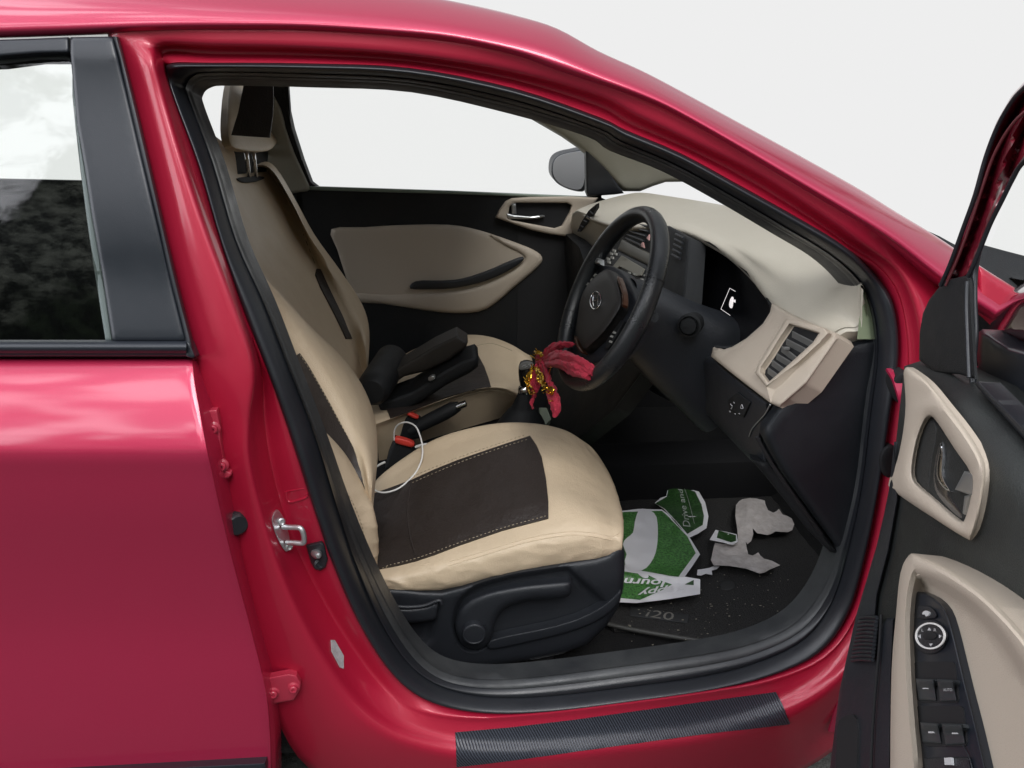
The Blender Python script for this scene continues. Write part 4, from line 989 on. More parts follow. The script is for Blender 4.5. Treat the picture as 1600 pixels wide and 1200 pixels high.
# gear lever
gk = [(.004, -.030), (.013, -.028), (.017, -.015), (.0205, .006), (.0215, .022), (.019, .033), (.012, .0375), (.002, .038)]
p = Y(822, 586, .83); ax = (Y(824, 566, .83)-Y(820, 604, .83)).normalized()
mb = MB(); mb.add(*rev_data(gk, p, ax, 28)); gear = mb.build('gear_lever', M('gloss black', (.012, .012, .012), .22), car)
mb = MB(); mb.add(*rev_data([(.012, -.052), (.0165, -.048), (.0175, -.040), (.0165, -.034), (.012, -.030)], p, ax, 28)); mb.build('lever_collar', m_chrome, gear)
pk = lambda x, y: (Y(x, y, .805), V((-.1, -1, .45)).normalized())
mb = MB(); mb.add(*relief_data(cat2([(811,573),(814,568),(824,565),(832,566),(834,570),(832,574),(822,577),(813,578)], 2), pk, off=.002, res=3, rnd=(1.5, .001), thick=.004), 0)
for a, b in (((815,573),(818,571)), ((818,571),(822,570.5)), ((820,574),(824,572.5)), ((825,569.5),(829,569)), ((827,572),(830,571.5))): mb.add(*tube_data([pk(*a)[0]+V((0, -.003, .0015)), pk(*b)[0]+V((0, -.003, .0015))], .0006, 6), 1)
mb.build('shift_pattern', None, gear, mats=[M('pattern grey', (.16, .16, .15), .3), m_mark])
bo = [[(p-ax*h)+V((r*math.cos(t)*1.15, r*math.sin(t), (-.012 if k == 1 else 0))) for t in [2*math.pi*q/14 for q in range(14)]] for k, (h, r) in enumerate(((.05, .014), (.075, .026), (.10, .034), (.13, .052), (.16, .062)))]
vs, fs = surf(bo, 2, 3, closed=True); build('lever_boot', vs, fs, m_blk2, gear)
cz = lambda z: (lambda x, y: (Z(x, y, z), V((0, 0, 1))))
ct = M('console trim', (.20, .23, .18), .35, .3)
relief('console_trim', [(842,637),(865,637),(870,648),(853,663),(845,661)], cz(.42), ct, console, res=6, rnd=(2, .003), thick=.01)
relief('console_trim', [(878,648),(884,650),(893,664),(902,672),(936,671),(938,676),(905,679),(888,676),(890,668)], cz(.42), ct, console, res=5, rnd=(2, .003), thick=.01)

# ================================================================== open driver's door
DA = math.radians(76); dn_ = V((-math.sin(DA), math.cos(DA), 0)); dp0 = V((.583, .04, .6))
def D(o): return lambda x, y: (PL(x, y, dp0+dn_*o, dn_), dn_)
panel_ol = [(1413,572),(1438,564),(1480,575),(1530,600),(1600,668),(1690,770),(1760,860),(1760,1330),(1286,1330),(1297,1200),(1312,1080),(1338,962),(1372,850),(1388,770),(1400,690)]
def dshelf(x, y):                 # the top of the trim leans back towards the glass
    e = dist((x, y), [(1413,572),(1438,564),(1480,575),(1530,600),(1600,668),(1690,770),(1760,860)], False)
    t = max(0, 1-e/95); return -.045*t*t
ddoor = relief('driver_door', panel_ol, D(0), M('door trim black', (.010, .011, .011), .55, bump=[('VORONOI', 600, .0005)], var=(5, .5, (.045, .052, .047)), wear=(9, .42, .65)), car, off=dshelf, res=15, rnd=(8, .012), thick=.05)
ddoor['label'] = 'open front door with beige handle surround and window switches'
# beige surround of the inner handle
bz = cat2([(1413,596),(1412,582),(1416,574),(1424,577),(1450,597),(1478,631),(1507,668),(1531,706),(1540,735),(1536,775),(1528,815),(1519,841),(1507,840),(1450,804),(1407,775),(1388,758),(1402,719),(1411,675),(1415,633)], 3)
hz = cat2([(1453,651),(1464,659),(1492,702),(1517,740),(1517,775),(1508,810),(1498,812),(1456,776),(1431,753),(1427,730),(1434,690),(1444,662)], 3)
def bzoff(x, y): return .004*math.exp(-((dist((x, y), hz)-16)/12)**2)
relief('handle_bezel', bz, D(.007), m_beige, ddoor, hole=hz, off=bzoff, res=7, rnd=(9, .007), hrnd=(6, .006), thick=.006)
def cup(x, y): return -.007*min(1, dist((x, y), hz)/14) if inside((x, y), hz) else 0
relief('handle_recess', shrink(hz, -3), D(.001), m_blk2, ddoor, off=cup, res=7, thick=.01)
relief('speaker_grille', cat2([(1455,656),(1463,664),(1462,690),(1456,720),(1452,760),(1450,768),(1434,752),(1431,730),(1438,690),(1447,664)], 2), D(.0005), M('grille', (.022, .023, .022), .6, bump=[('VORONOI', 500, .0005)]), ddoor, res=6, rnd=(3, .001), thick=.002)
lv = cat2([(1470,684),(1474,700),(1474,730),(1478,748),(1486,760),(1484,770),(1492,781),(1505,800),(1506,810),(1498,811),(1478,793),(1462,773),(1456,752),(1457,728),(1462,705)], 3)
relief('door_handle', lv, D(.001), M('handle dark chrome', (.30, .31, .33), .2, .95), ddoor, res=5, rnd=(6, .005), thick=.004)
relief('handle_lever', cat2([(1471,690),(1474,715),(1474,745),(1484,764),(1488,768),(1478,766),(1464,748),(1463,725)], 3), D(.004), m_chrome, ddoor, res=4, rnd=(4, .003), thick=.004)
relief('handle_glint', [(1507,736),(1521,741),(1520,775),(1492,765)], D(.006), m_silver, ddoor, res=5, rnd=(2, .002), thick=.006)  # paler silver pieces stand for the sky mirrored in the chrome handle
relief('handle_glint', [(1507,775),(1516,773),(1507,804),(1504,802)], D(.005), m_silver, ddoor, res=4, rnd=(1.5, .001), thick=.006)
# arm rest: rim and inner bowl
ar = cat2([(1420,868),(1434,867),(1480,888),(1530,921),(1570,958),(1610,1005),(1660,1080),(1720,1180),(1720,1330),(1392,1330),(1391,1200),(1393,1050),(1400,960),(1407,895)], 3)
bowl = cat2([(1424,897),(1440,890),(1480,906),(1520,932),(1555,965),(1590,1010),(1640,1090),(1690,1190),(1690,1300),(1440,1300),(1428,1200),(1416,1060),(1414,960)], 3)
def aroff(x, y):
    if not inside((x, y), bowl): return .045
    t = min(1, dist((x, y), bowl)/26); t = t*t*(3-2*t); return .045-.022*t
relief('door_armrest', ar, D(0), m_beige, ddoor, off=aroff, extra=(bowl, shrink(bowl, 8), shrink(bowl, 17), shrink(bowl, 26)), res=11, rnd=(11, .018), thick=.05)
sw = cat2([(1418,928),(1424,924),(1440,925),(1460,934),(1477,952),(1487,980),(1497,1020),(1510,1075),(1524,1130),(1540,1200),(1560,1290),(1440,1290),(1424,1200),(1415,1120),(1413,1040),(1414,970)], 2)
spn = relief('switch_panel', sw, D(.032), m_gloss, ddoor, res=9, rnd=(5, .003), thick=.006)
m_key = M('switch grey', (.030, .034, .037), .45)
def D2(o): return D(.032+o*.6)
# recessed wells with two rocker switches each
for well, keys in (
    ([(1428,1037),(1432,1034),(1488,1034),(1492,1038),(1498,1092),(1496,1098),(1440,1098),(1433,1094)], ([(1431,1060),(1460,1061),(1465,1096),(1435,1095)], [(1464,1061),(1490,1062),(1497,1096),(1468,1097)])),
    ([(1431,1105),(1436,1103),(1500,1103),(1505,1107),(1511,1160),(1508,1166),(1448,1166),(1440,1161)], ([(1438,1128),(1467,1130),(1473,1163),(1441,1161)], [(1471,1130),(1504,1131),(1510,1163),(1477,1165)]))):
    relief('switch_well', well, D2(.0015), m_dark, ddoor, res=9, thick=.003)
    for k in keys:
        y0 = min(p[1] for p in k)
        relief('window_switch', k, D2(.005), m_key, ddoor, res=4, rnd=(4, .004), thick=.008, off=lambda x, y: .006*math.exp(-((y-y0-4)/9)**2))
mb = MB()
for x, y in ((1445.5,1074.5),(1479,1073.5),(1454.5,1143.5),(1491.5,1145)): relief('switch_marking', [(x-4.5, y-2), (x+4, y-2), (x+4.5, y+2), (x-4, y+2)], D2(.0075), m_mark, ddoor, res=4, thick=.002)
v_, f_ = text_on('AUTO', ((1474,1080),(1488,1080),(1487.5,1075.5),(1473.5,1075.5)), D2(.0085), off=0); mb.add(v_, f_)
mb.build('switch_marking', m_mark, ddoor, smooth=False)
relief('lock_switch', cat2([(1434,950),(1436,946),(1450,946),(1461,953),(1465,965),(1450,968),(1434,967),(1432,960)], 2), D2(.004), m_blk, ddoor, res=4, rnd=(3, .003), thick=.006)
mb = MB()
mb.add(*relief_data(cat2([(1442,956),(1447,954),(1452,957),(1450,962),(1446,963),(1445,960),(1441,960)], 2), D2(.006), res=3, thick=.002))
mb.build('switch_marking', m_mark, ddoor)
def ell(cx, cy, a, b, n=36): return [(cx+a*math.cos(2*math.pi*k/n), cy+b*math.sin(2*math.pi*k/n)) for k in range(n)]
mk = relief('mirror_switch', ell(1453,995,29,29), D2(.004), m_blk, ddoor, res=6, rnd=(6, .006), thick=.006)
relief('switch_ring', ell(1453,993.5,23.5,21), D2(.0105), m_white, ddoor, hole=ell(1453,993.5,20.9,18.5), res=5, thick=.0008)
relief('switch_dial', ell(1453,993.5,21,18.6), D2(.0098), m_blk, ddoor, res=5, rnd=(3, .001), thick=.004)
relief('dial_knob', cat2([(1441,991),(1447,987),(1459,987),(1465,992),(1463,999),(1457,1000),(1449,1000),(1443,999)], 2), D2(.012), m_dark, ddoor, res=4, rnd=(3, .003), thick=.008)
for pts in ([(1449,985),(1451.5,980.5),(1454,985)], [(1434,994),(1438,991.5),(1438,997)], [(1471,994),(1467,991.5),(1467,997)], [(1451.5,1005.5),(1457,1005.5),(1454,1010)]): relief('switch_marking', pts, D2(.0105), m_mark, ddoor, res=3, thick=.002)
for t, q in (('L', ((1440,987),(1443,987),(1443,982.5),(1440,982.5))), ('R', ((1459,986.5),(1463,986.5),(1463,982),(1459,982)))):
    mb = MB(); mb.add(*text_on(t, q, D2(.011), off=0)); mb.build('switch_marking', m_mark, ddoor, smooth=False)
relief('window_lock', [(1443,1184),(1514,1182),(1524,1230),(1450,1235)], D2(.004), m_blk, ddoor, res=7, rnd=(3, .003), thick=.006)
relief('switch_marking', [(1475,1184),(1486,1183.5),(1487,1195),(1476,1195)], D2(.008), m_mark, ddoor, res=5, thick=.002)
tube('panel_line', [D2(.003)(x, y)[0] for x, y in cat2([(1505,1165),(1515,1185),(1525,1225)], 4, False)], .0006, m_blk, ddoor)
# hinge side edge of the door: dark bellows, pocket
relief('door_edge', [(1397,690),(1388,775),(1370,852),(1337,964),(1311,1082),(1297,1200),(1284,1330),(1392,1330),(1392,1200),(1394,1050),(1398,965),(1386,966),(1366,990),(1372,930),(1390,860),(1404,780)], D(.006), m_blk, ddoor, res=10, rnd=(5, .006), thick=.03)
mb = MB()
for k in range(12):
    y = 966+k*6; mb.add(*tube_data([D(.010)(1344-k*1.2, y)[0], D(.014)(1356-k*1.1, y-2)[0], D(.014)(1370-k*.6, y-1)[0]], .0024, 8))
mb.build('door_bellows', m_rubber, ddoor)
relief('door_pocket', cat2([(1311,1126),(1332,1116),(1340,1140),(1338,1200),(1340,1330),(1306,1330),(1306,1200),(1308,1150)], 2), D(.009), m_dark, ddoor, res=9, thick=.004)
mb = MB(); mb.add(*tube_data([D(.010)(x, y)[0] for x, y in cat2([(1377,960),(1374,1010),(1368,1080),(1363,1150),(1360,1230)], 4, False)], .0016, 8)); mb.build('panel_seam', m_dark, ddoor)
# sail panel in the corner of the window
relief('sail_panel', [(1436,562),(1437,520),(1442,490),(1452,468),(1468,448),(1478,438),(1512,430),(1515,440),(1517,500),(1521,560),(1523,592),(1500,585),(1460,582)], D(-.035), m_blk2, ddoor, res=9, rnd=(4, .004), thick=.003)
tube('sail_edge', [D(-.028)(x, y)[0] for x, y in cat2([(1511,440),(1510,480),(1512,540),(1514,590)], 4, False)], .0022, m_rubber, ddoor)
tube('window_channel', [D(-.046)(x, y)[0] for x, y in cat2([(1529,392),(1523,425),(1522,470),(1524,520),(1521,560),(1520,598)], 4, False)], .0034, m_rubber, ddoor)
# frame of the door window (dark red, seen from inside)
fr1 = [(1466,447),(1478,420),(1500,362),(1519,309),(1538,240),(1557,190),(1580,150),(1600,128),(1660,70),(1740,20),(1740,120),(1660,190),(1612,236),(1596,250),(1577,280),(1560,312),(1543,350),(1530,385),(1520,420),(1510,436),(1475,445)]
fin = [(x, y) for x, y in fr1]
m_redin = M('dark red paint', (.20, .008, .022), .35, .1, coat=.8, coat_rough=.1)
dfr = relief('window_frame', fr1, D(-.045), m_redin, ddoor, res=8, rnd=(8, .006), thick=.004, off=lambda x, y: .010*math.sin(dist((x, y), [(1466,447),(1500,362),(1519,309),(1538,240),(1557,190),(1580,150),(1600,128),(1660,70)], False)/4.2))
tube('frame_seal', [D(-.030)(x, y)[0] for x, y in cat2([(1470,446),(1486,410),(1506,355),(1524,305),(1541,245),(1560,196),(1582,158),(1602,136),(1660,82)], 4, False)], .0026, m_rubber, ddoor)
tube('frame_seal', [D(-.034)(x, y)[0] for x, y in cat2([(1478,446),(1498,400),(1518,345),(1536,290),(1552,245),(1574,205),(1600,176),(1660,130)], 4, False)], .0016, M('seal edge', (.13, .03, .035), .5), ddoor)
tube('frame_seal', [D(-.030)(x, y)[0] for x, y in cat2([(1513,432),(1524,408),(1535,380),(1548,348),(1566,312),(1582,280),(1600,252),(1660,196)], 4, False)], .0024, m_rubber, ddoor)
relief('window_sweep', [(1522,598),(1526,604),(1600,686),(1700,800),(1700,780),(1604,672),(1530,596)], D(-.028), m_rubber, ddoor, res=8, rnd=(3, .004), thick=.02)
vs, fs = surf([[D(-.055)(1534, 420)[0], D(-.055)(1524, 610)[0]], [D(-.055)(1600, 250)[0], D(-.055)(1600, 690)[0]], [D(-.055)(1720, 60)[0], D(-.055)(1720, 830)[0]]], 3, 3)
build('window_glass', vs, fs, m_glassd, ddoor)
# outer skin of the door
relief('door_skin', [(1420,600),(1530,606),(1760,870),(1760,1330),(1290,1330),(1330,1100),(1385,860)], D(-.085), m_red, ddoor, res=26, thick=.03)
# door mirror, seen through the glass
def EL(x, y, o): return PL(x, y, dp0+dn_*o, dn_)
mir = relief('side_mirror', cat2([(1546,512),(1556,490),(1572,462),(1594,446),(1640,430),(1720,430),(1740,520),(1700,560),(1620,552),(1580,543),(1552,532)], 3), D(-.13), m_mirrorpaint, ddoor, res=9, rnd=(24, .05), thick=.10)
relief('mirror_base', cat2([(1528,520),(1546,520),(1580,542),(1640,556),(1700,565),(1700,620),(1600,622),(1560,604),(1530,590)], 2), D(-.095), m_gloss, ddoor, res=9, rnd=(8, .015), thick=.05)
# ------------------------------------------------------------------ front wing, bonnet corner, wiper cowl
fw = [[V((x, y, z)) for x in (.66, .80, .95, 1.15, 1.5, 2.0)] for y, z in ((.075, .90), (.045, .885), (.012, .84), (-.002, .72), (.0, .55), (.03, .2))]
vs, fs = surf(fw, 3, 4); vs, fs = solid(vs, fs, .004); build('front_wing', vs, fs, m_red, car)
bon = [[V((.90, y, .925)) for y in (.10, .4, .8, 1.2, 1.55)], [V((1.2, y, .90)) for y in (.09, .4, .8, 1.2, 1.55)], [V((1.8, y, .82)) for y in (.08, .4, .8, 1.2, 1.5)]]
relief('bonnet', [(1579,430),(1600,404),(1700,390),(1700,445),(1640,447),(1601,440)], pj_plane(V((.95, .2, .93)), V((-.15, -.25, 1))), m_red, car, res=10, rnd=(3, .004), thick=.02)
relief('wiper_cowl', [(1450,361),(1468,369),(1486,379),(1500,386),(1520,386),(1538,383),(1571,392),(1606,401),(1640,410),(1600,440),(1578,436),(1590,447),(1586,454),(1560,440),(1528,416),(1500,398),(1470,377)], pj_plane(V((.88, .2, .94)), V((-.2, -.6, 1))), m_blk2, car, res=8, rnd=(4, .006), thick=.02)
relief('pillar_foot', [(1528,414),(1552,430),(1584,449),(1600,462),(1640,500),(1600,540),(1552,494),(1530,472)], pj_side(.0), m_redjamb, car, res=8, rnd=(8, .01), thick=.03)
# door hinges and the red pillar behind them
for cy in (600, 715):
    x = 1405 if cy == 600 else 1385
    mb = MB(); mb.add(*relief_data(ell(x+6, cy+6, 18, 26), pj_y(.045), res=6, rnd=(8, .012), thick=.02)); mb.build('rubber_plug', m_dark, body)

relief('lower_kick_trim', [(1172,716),(1200,722),(1228,748),(1262,796),(1296,846),(1312,866),(1296,862),(1262,828),(1228,784),(1196,744)], pj_plane(V((.58, .15, .8)), V((-.3, -1, .05))), m_blk2, dash, res=9, rnd=(8, .01), thick=.02)
# ================================================================== floor: mat, papers
FZ = .176
zf = lambda z, n=V((0, 0, 1)): (lambda x, y: (Z(x, y, z), n))
def thing_relief(name, ol, z, mat, off=0., res=8, thick=.003, sharp=40, **k):
    vs, fs = relief_data(ol, zf(z), off=off, res=res, thick=thick, **k)
    c = sum((V(v) for v in vs), V())/len(vs); return build(name, vs, fs, mat, None, origin=c, sharp=sharp)
mat_ol = cat2([(952,976),(985,984),(1060,998),(1155,1012),(1215,996),(1270,965),(1310,900),(1312,850),(1260,780),(1180,740),(1060,720),(985,735),(950,800),(940,900)], 3)
fm = thing_relief('floor_mat', mat_ol, FZ, m_rubmat, res=12, thick=.008, rnd=(5, .004), off=lambda x, y: .0035*math.sin(x*.35)*math.sin(y*.5)*.35)
tag(fm, 'black dusty rubber floor mat in front of the driver seat', 'floor mat')
lp_ = [Z(x, y, FZ+.003) for x, y in cat2([(950,975),(985,983),(1060,996),(1157,1011)], 5, False)]
tube('mat_rim', lp_, .0055, M('mat rim', (.055, .055, .05), .55), fm)
zt = lambda z: (lambda x, y: (Z(x, y, z), V((0, 0, 1))))
relief('mat_badge', [(985,947),(1078,960),(1075,974),(983,962)], zt(FZ+.004), M('badge dark', (.035, .036, .037), .5), fm, res=8, rnd=(2, .002), thick=.004)
mb = MB(); mb.add(*text_on('i20', ((1008,963),(1054,970),(1052,957),(1010,952)), zt(FZ+.006), off=0, shear=.2)); mb.build('mat_lettering', M('letter grey', (.20, .19, .17), .5), fm, smooth=False)
relief('mat_knob', ell(1137,914,14,9), zt(FZ+.004), M('knob grey', (.03, .03, .03), .6), fm, res=4, rnd=(5, .004), thick=.004)
mb = MB(); random.seed(11)
for i in range(170):                       # grit and dry leaf crumbs
    x, y = random.uniform(962, 1240), random.uniform(890, 1028)
    if not inside((x, y), [(962,985),(1000,950),(1120,900),(1230,880),(1240,960),(1150,1008),(1060,1020),(980,1028)]): continue
    p = Z(x, y, FZ+.005 if inside((x, y), mat_ol) else .168); s_ = random.uniform(.0006, .0018)
    mb.add(*box_data(p, s_*random.uniform(1, 3), s_, s_*.7, 0, None))
gr = mb.build('grit', M('grit', (.30, .28, .22), .8), None, smooth=False); tag(gr, kind='stuff')
def wave(sx, sy, a, ph=0): return lambda x, y: a*(.6*math.sin(x/sx+ph)*math.cos(y/sy)+1.5*abs(mnoise.noise(V((x/sx*.55+ph*7, y/sy*.8, ph))))*1.6+.5*abs(mnoise.noise(V((x/sx*1.4, y/sy*1.8, ph+4)))))+a*.6
# big green paper
PA = [(925,800),(974,798),(998,795),(1034,796),(1044,803),(1060,822),(1076,837),(1094,866),(1082,884),(1070,901),(1094,905),(1094,928),(1045,936),(995,942),(970,941),(925,946)]
def crease(x, y):
    w = wave(23, 17, .0035)(x, y); e = (y-898)-(x-1000)*.03
    return w+.012*math.exp(-(e/9)**2)
pa = thing_relief('paper_mat', PA, .205, m_paperw, off=crease, res=5, thick=.0006, sharp=25)
tag(pa, 'large crumpled green grass-print paper with white footprint beside the driver seat', 'paper mat', 'torn paper mats in the footwell')
relief('grass_print', [(925,803),(974,800),(1034,798),(1042,805),(1074,838),(1087,864),(1060,901),(1045,899),(1000,891),(975,882),(925,872)], zf(.2065), m_grass, pa, off=crease, res=5, thick=.0004, sharp=25)
relief('grass_print', [(925,888),(975,893),(1012,898),(1026,905),(1050,913),(1034,922),(1000,937),(970,934),(925,939)], zf(.2065), m_grass, pa, off=crease, res=5, thick=.0004, sharp=25)
relief('grass_print', [(1070,913),(1084,906),(1084,914)], zf(.2065), m_grassd, pa, off=crease, res=7, thick=.0004)
relief('footprint', cat2([(998,797),(1008,795),(1017,798),(1026,808),(1028,834),(1026,856),(1021,872),(1010,887),(994,893),(980,888),(976,876),(979,866),(973,850),(980,840),(989,832),(992,815)], 2), zf(.2078), m_paperw, pa, off=crease, res=5, thick=.0004, sharp=25)
cz_ = lambda z: (lambda x, y: (Z(x, y, z+crease(x, y)), V((0, 0, 1))))
mb = MB(); mb.add(*text_on('Journey', ((1046,903),(944,897),(944,913),(1046,918)), cz_(.2085), off=0, shear=.25, bold=.02)); mb.build('lettering', m_paperw, pa, smooth=False)
mb = MB(); mb.add(*text_on('Happy', ((1076,911),(997,919),(996,933),(1075,924)), cz_(.2085), off=0, shear=.25, bold=.02)); mb.build('lettering', m_paperw, pa, smooth=False)
mb = MB(); mb.add(*relief_data(cat2([(996,793.0+102),(1004,893.5),(1013,898),(1012,903),(1004,902)], 2), zf(.2085), off=crease, res=4, thick=.0004)); mb.build('print_spot', m_paperw, pa)
# dark green paper with handwriting
PB = [(1023,786),(1032,778),(1041,775),(1043,764),(1045,755),(1056,759),(1066,761),(1084,766),(1092,768),(1102,785),(1107,807),(1104,825),(1090,834),(1077,840),(1056,815),(1037,795)]
wb = wave(19, 15, .004, 2)
pb = thing_relief('paper_mat', PB, .20, m_paperw, off=wb, res=5, thick=.0006, sharp=25)
tag(pb, 'dark green torn paper with white handwriting behind the grass paper', 'paper mat', 'torn paper mats in the footwell')
relief('green_print', [(1024,786),(1042,776),(1046,757),(1066,762),(1086,768),(1096,788),(1100,806),(1098,820),(1074,834),(1056,813),(1039,795)], zf(.2012), m_grassd, pb, off=wb, res=6, thick=.0004, sharp=25)
wz_ = lambda z: (lambda x, y: (Z(x, y, z+wb(x, y)), V((0, 0, 1))))
mb = MB(); mb.add(*text_on('Drive and', ((1079,823),(1066,762),(1059,764),(1068,825)), wz_(.2024), off=0, shear=.3)); mb.add(*tube_data([wz_(.2024)(x, y)[0] for x, y in cat2([(1085,818),(1080,798),(1074,776),(1069,762)], 4, False)], .0007, 6)); mb.build('lettering', M('print grey', (.42, .45, .42), .6), pb, smooth=False)
# torn white paper
PC1 = [(1150,789),(1155,783),(1160,780),(1172,778),(1183,779),(1195,782),(1196,788),(1200,797),(1208,801),(1213,799),(1217,795),(1223,804),(1230,806),(1237,810),(1241,819),(1238,828),(1232,831),(1220,831),(1212,830),(1205,834),(1199,836),(1190,834),(1183,833),(1176,825),(1177,834),(1174,845),(1168,850),(1165,846),(1167,857),(1169,866),(1176,868),(1180,866),(1185,863),(1188,868),(1194,873),(1206,876),(1219,883),(1204,889),(1195,894),(1187,896),(1176,892),(1165,888),(1140,884),(1115,883),(1111,875),(1114,860),(1117,848),(1130,850),(1147,850),(1153,842),(1152,826),(1149,806)]
def cc(x, y): return wave(13, 11, .0035, 1)(x, y)+(.020*math.exp(-((x-1176)/30)**2-((y-800)/26)**2))
pcx = thing_relief('torn_paper', PC1, .196, m_torn, off=cc, res=4, thick=.0006, sharp=28)
tag(pcx, 'crumpled torn white paper with brown stains under the pedals', 'paper')
wt = wave(9, 9, .003, .5)
pt = thing_relief('paper_corner', [(1109,843),(1118,828),(1135,831),(1151,835),(1153,846),(1145,851),(1128,847)], .212, m_paperw, off=wt, res=4, thick=.0012)
tag(pt, 'small green and white paper corner lying on the torn white paper', 'paper scrap')
relief('green_print', [(1120,840),(1123,829),(1136,832),(1150,836),(1150,845),(1142,847)], zf(.2132), m_grassd, pt, off=wt, res=4, thick=.0004)
ps = thing_relief('paper_scrap', [(1090,890),(1098,889),(1109,887),(1116,884),(1124,885),(1120,889),(1112,891),(1113,898),(1103,896),(1095,899),(1089,898)], .186, m_paperw, off=wave(8, 8, .002), res=3, thick=.001)
tag(ps, 'tiny white torn scrap on the black mat beside the grass paper', 'paper scrap')
pz = relief_data([(1248,802),(1252,801),(1257,813),(1254,816),(1249,807)], pj_plane(V((0, .24, 0)), V((-.2, -1, .2))), res=3, thick=.002)
c = sum((V(v) for v in pz[0]), V())/len(pz[0]); o = build('paper_scrap', pz[0], pz[1], m_paperw, None, origin=c); tag(o, 'small white paper sliver stuck below the dark dash end cover', 'paper scrap')

# ================================================================== cable and cloth
cab = [(616,688),(616,676),(619,667),(626,661.5),(637,660),(649,666),(656,680),(660,698),(659,717),(651,736),(637,752),(621,764),(602,769.5),(588,767),(578,758)]
dd = [.71,.705,.70,.69,.68,.66,.63,.60,.57,.55,.53,.515,.51,.51,.53]
cp_ = cat([Y(x, y, d-.0) for (x, y), d in zip(cab, dd)], 6)
tc_ = pj_obj([cush, cins, dseat]); 
vs, fs = tube_data(cp_, .0020, 10); cb = build('charging_cable', vs, fs, m_white, None, origin=V(cp_[0])); tag(cb, 'thin white charging cable looped over the seat belt buckle', 'cable')
mb = MB(); mb.add(*tube_data([Y(650,698.5,.64), Y(657,696,.63), Y(666,694.5,.625), Y(669,698,.62)], .0036, 10)); mb.build('cable_plug', m_white, cb)
mb = MB(); mb.add(*tube_data([Y(x, y, .66) for x, y in cat2([(580,736),(587,730),(595,725),(602,722)], 4, False)], .0026, 8)); mb.build('cable_end', m_white, cb)
# crimson cloth with gold tinsel knotted on the wheel
wpo = wpl(.024)
def wq(x, y, o=0.): p, n = wpo(x, y); return p+n*o
mb = MB()
def strand(pts, rs, o, mi=0, n=22, fold=.25):
    pl = cat([wq(x, y, oo) for (x, y), oo in zip(pts, o if isinstance(o, list) else [o]*len(pts))], 10); R = []
    k = len(pl)-1
    for i in range(len(pl)):
        t = i/k*(len(rs)-1); j = min(int(t), len(rs)-2); R.append(rs[j]+(rs[j+1]-rs[j])*(t-j))
    vs, fs = tube_data(pl, R, n)
    for i, v in enumerate(vs):
        a = (i % n)/n*2*math.pi; ri = i//n; c = pl[ri]; vs[i] = c+(v-c)*(1+fold*math.sin(3*a+ri*.25)+fold*.4*math.sin(7*a))
    mb.add(vs, fs, mi)
strand([(850,566),(862,552),(874,543),(884,538),(893,535)], [.008,.010,.009,.006,.0015], [.0,.006,.006,.0,-.01], fold=.18)
strand([(854,566),(872,561),(890,562),(906,568),(922,579)], [.007,.011,.013,.012,.009], [.004,.010,.012,.006,-.01], fold=.20)
strand([(856,569),(872,569),(890,572),(905,580),(917,587)], [.007,.011,.012,.011,.008], [.004,.012,.012,.006,-.006], fold=.20)
for k in range(3): strand([(845+3*k,559),(850+2*k,565),(856,571-2*k)], [.005,.010,.005], .008)
strand([(850,570),(845,585),(841,600),(840,614),(839,624),(837,634),(839,642)], [.006,.0085,.008,.006,.003,.0035,.001], .010)
strand([(852,572),(852,588),(846,604),(842,616)], [.006,.008,.006,.002], .008)
strand([(856,572),(862,588),(867,604)], [.006,.005,.005], .010)
strand([(866,602),(869,618),(873,632),(874,644),(872,653)], [.006,.011,.0115,.007,.002], .008, fold=.12)
random.seed(5)
for cx, lst in ((0, [(843,576),(840,590),(837,604),(840,612),(844,618)]), (1, [(851,578),(856,592),(862,606),(872,612),(878,618)]), (2, [(850,556),(856,554),(861,560)])):
    for k in range(7):
        pts = [(x+random.uniform(-4, 4), y+random.uniform(-3, 3)) for x, y in lst]
        strand(pts, [.0011, .0024, .0012, .0022, .001], .019 if cx < 2 else .022, 1, 6, .0)
for k in range(60):
    x, y = random.choice([(842,590),(838,604),(858,596),(868,612),(852,560),(873,624)]); x += random.uniform(-6, 6); y += random.uniform(-8, 8)
    mb.add(*tube_data([wq(x, y, .018), wq(x+random.uniform(-4, 4), y+random.uniform(-4, 4), .022)], .0009, 5), 1)
mb.add(*tube_data([wq(866,588,.014), wq(875,579,.020)], .0012, 6), 1)
for i, v in enumerate(mb.v):
    d = V((mnoise.noise(v*95), mnoise.noise(v*95+V((9, 2, 4))), mnoise.noise(v*95+V((3, 8, 1)))))
    mb.v[i] = v+d*.0032+V((mnoise.noise(v*260), 0, mnoise.noise(v*260+V((5, 5, 5)))))*.0016
c = wq(856, 570); sc = mb.build('cloth', None, None, mats=[m_cloth, m_gold], origin=c)
tag(sc, 'crimson cloth with gold tinsel knotted round the steering wheel rim', 'cloth')
SKY_A = (1.1, 1.15, 1.3); SKY_B = (5.6, 5.7, 6.0); SKY_F = (.50, .51, .53); GROUND_C = (.10, .095, .09); BGV = .855; SUN_E = 1.5; SUN_D = (-.12, .58, -.80); EXPO = 0.

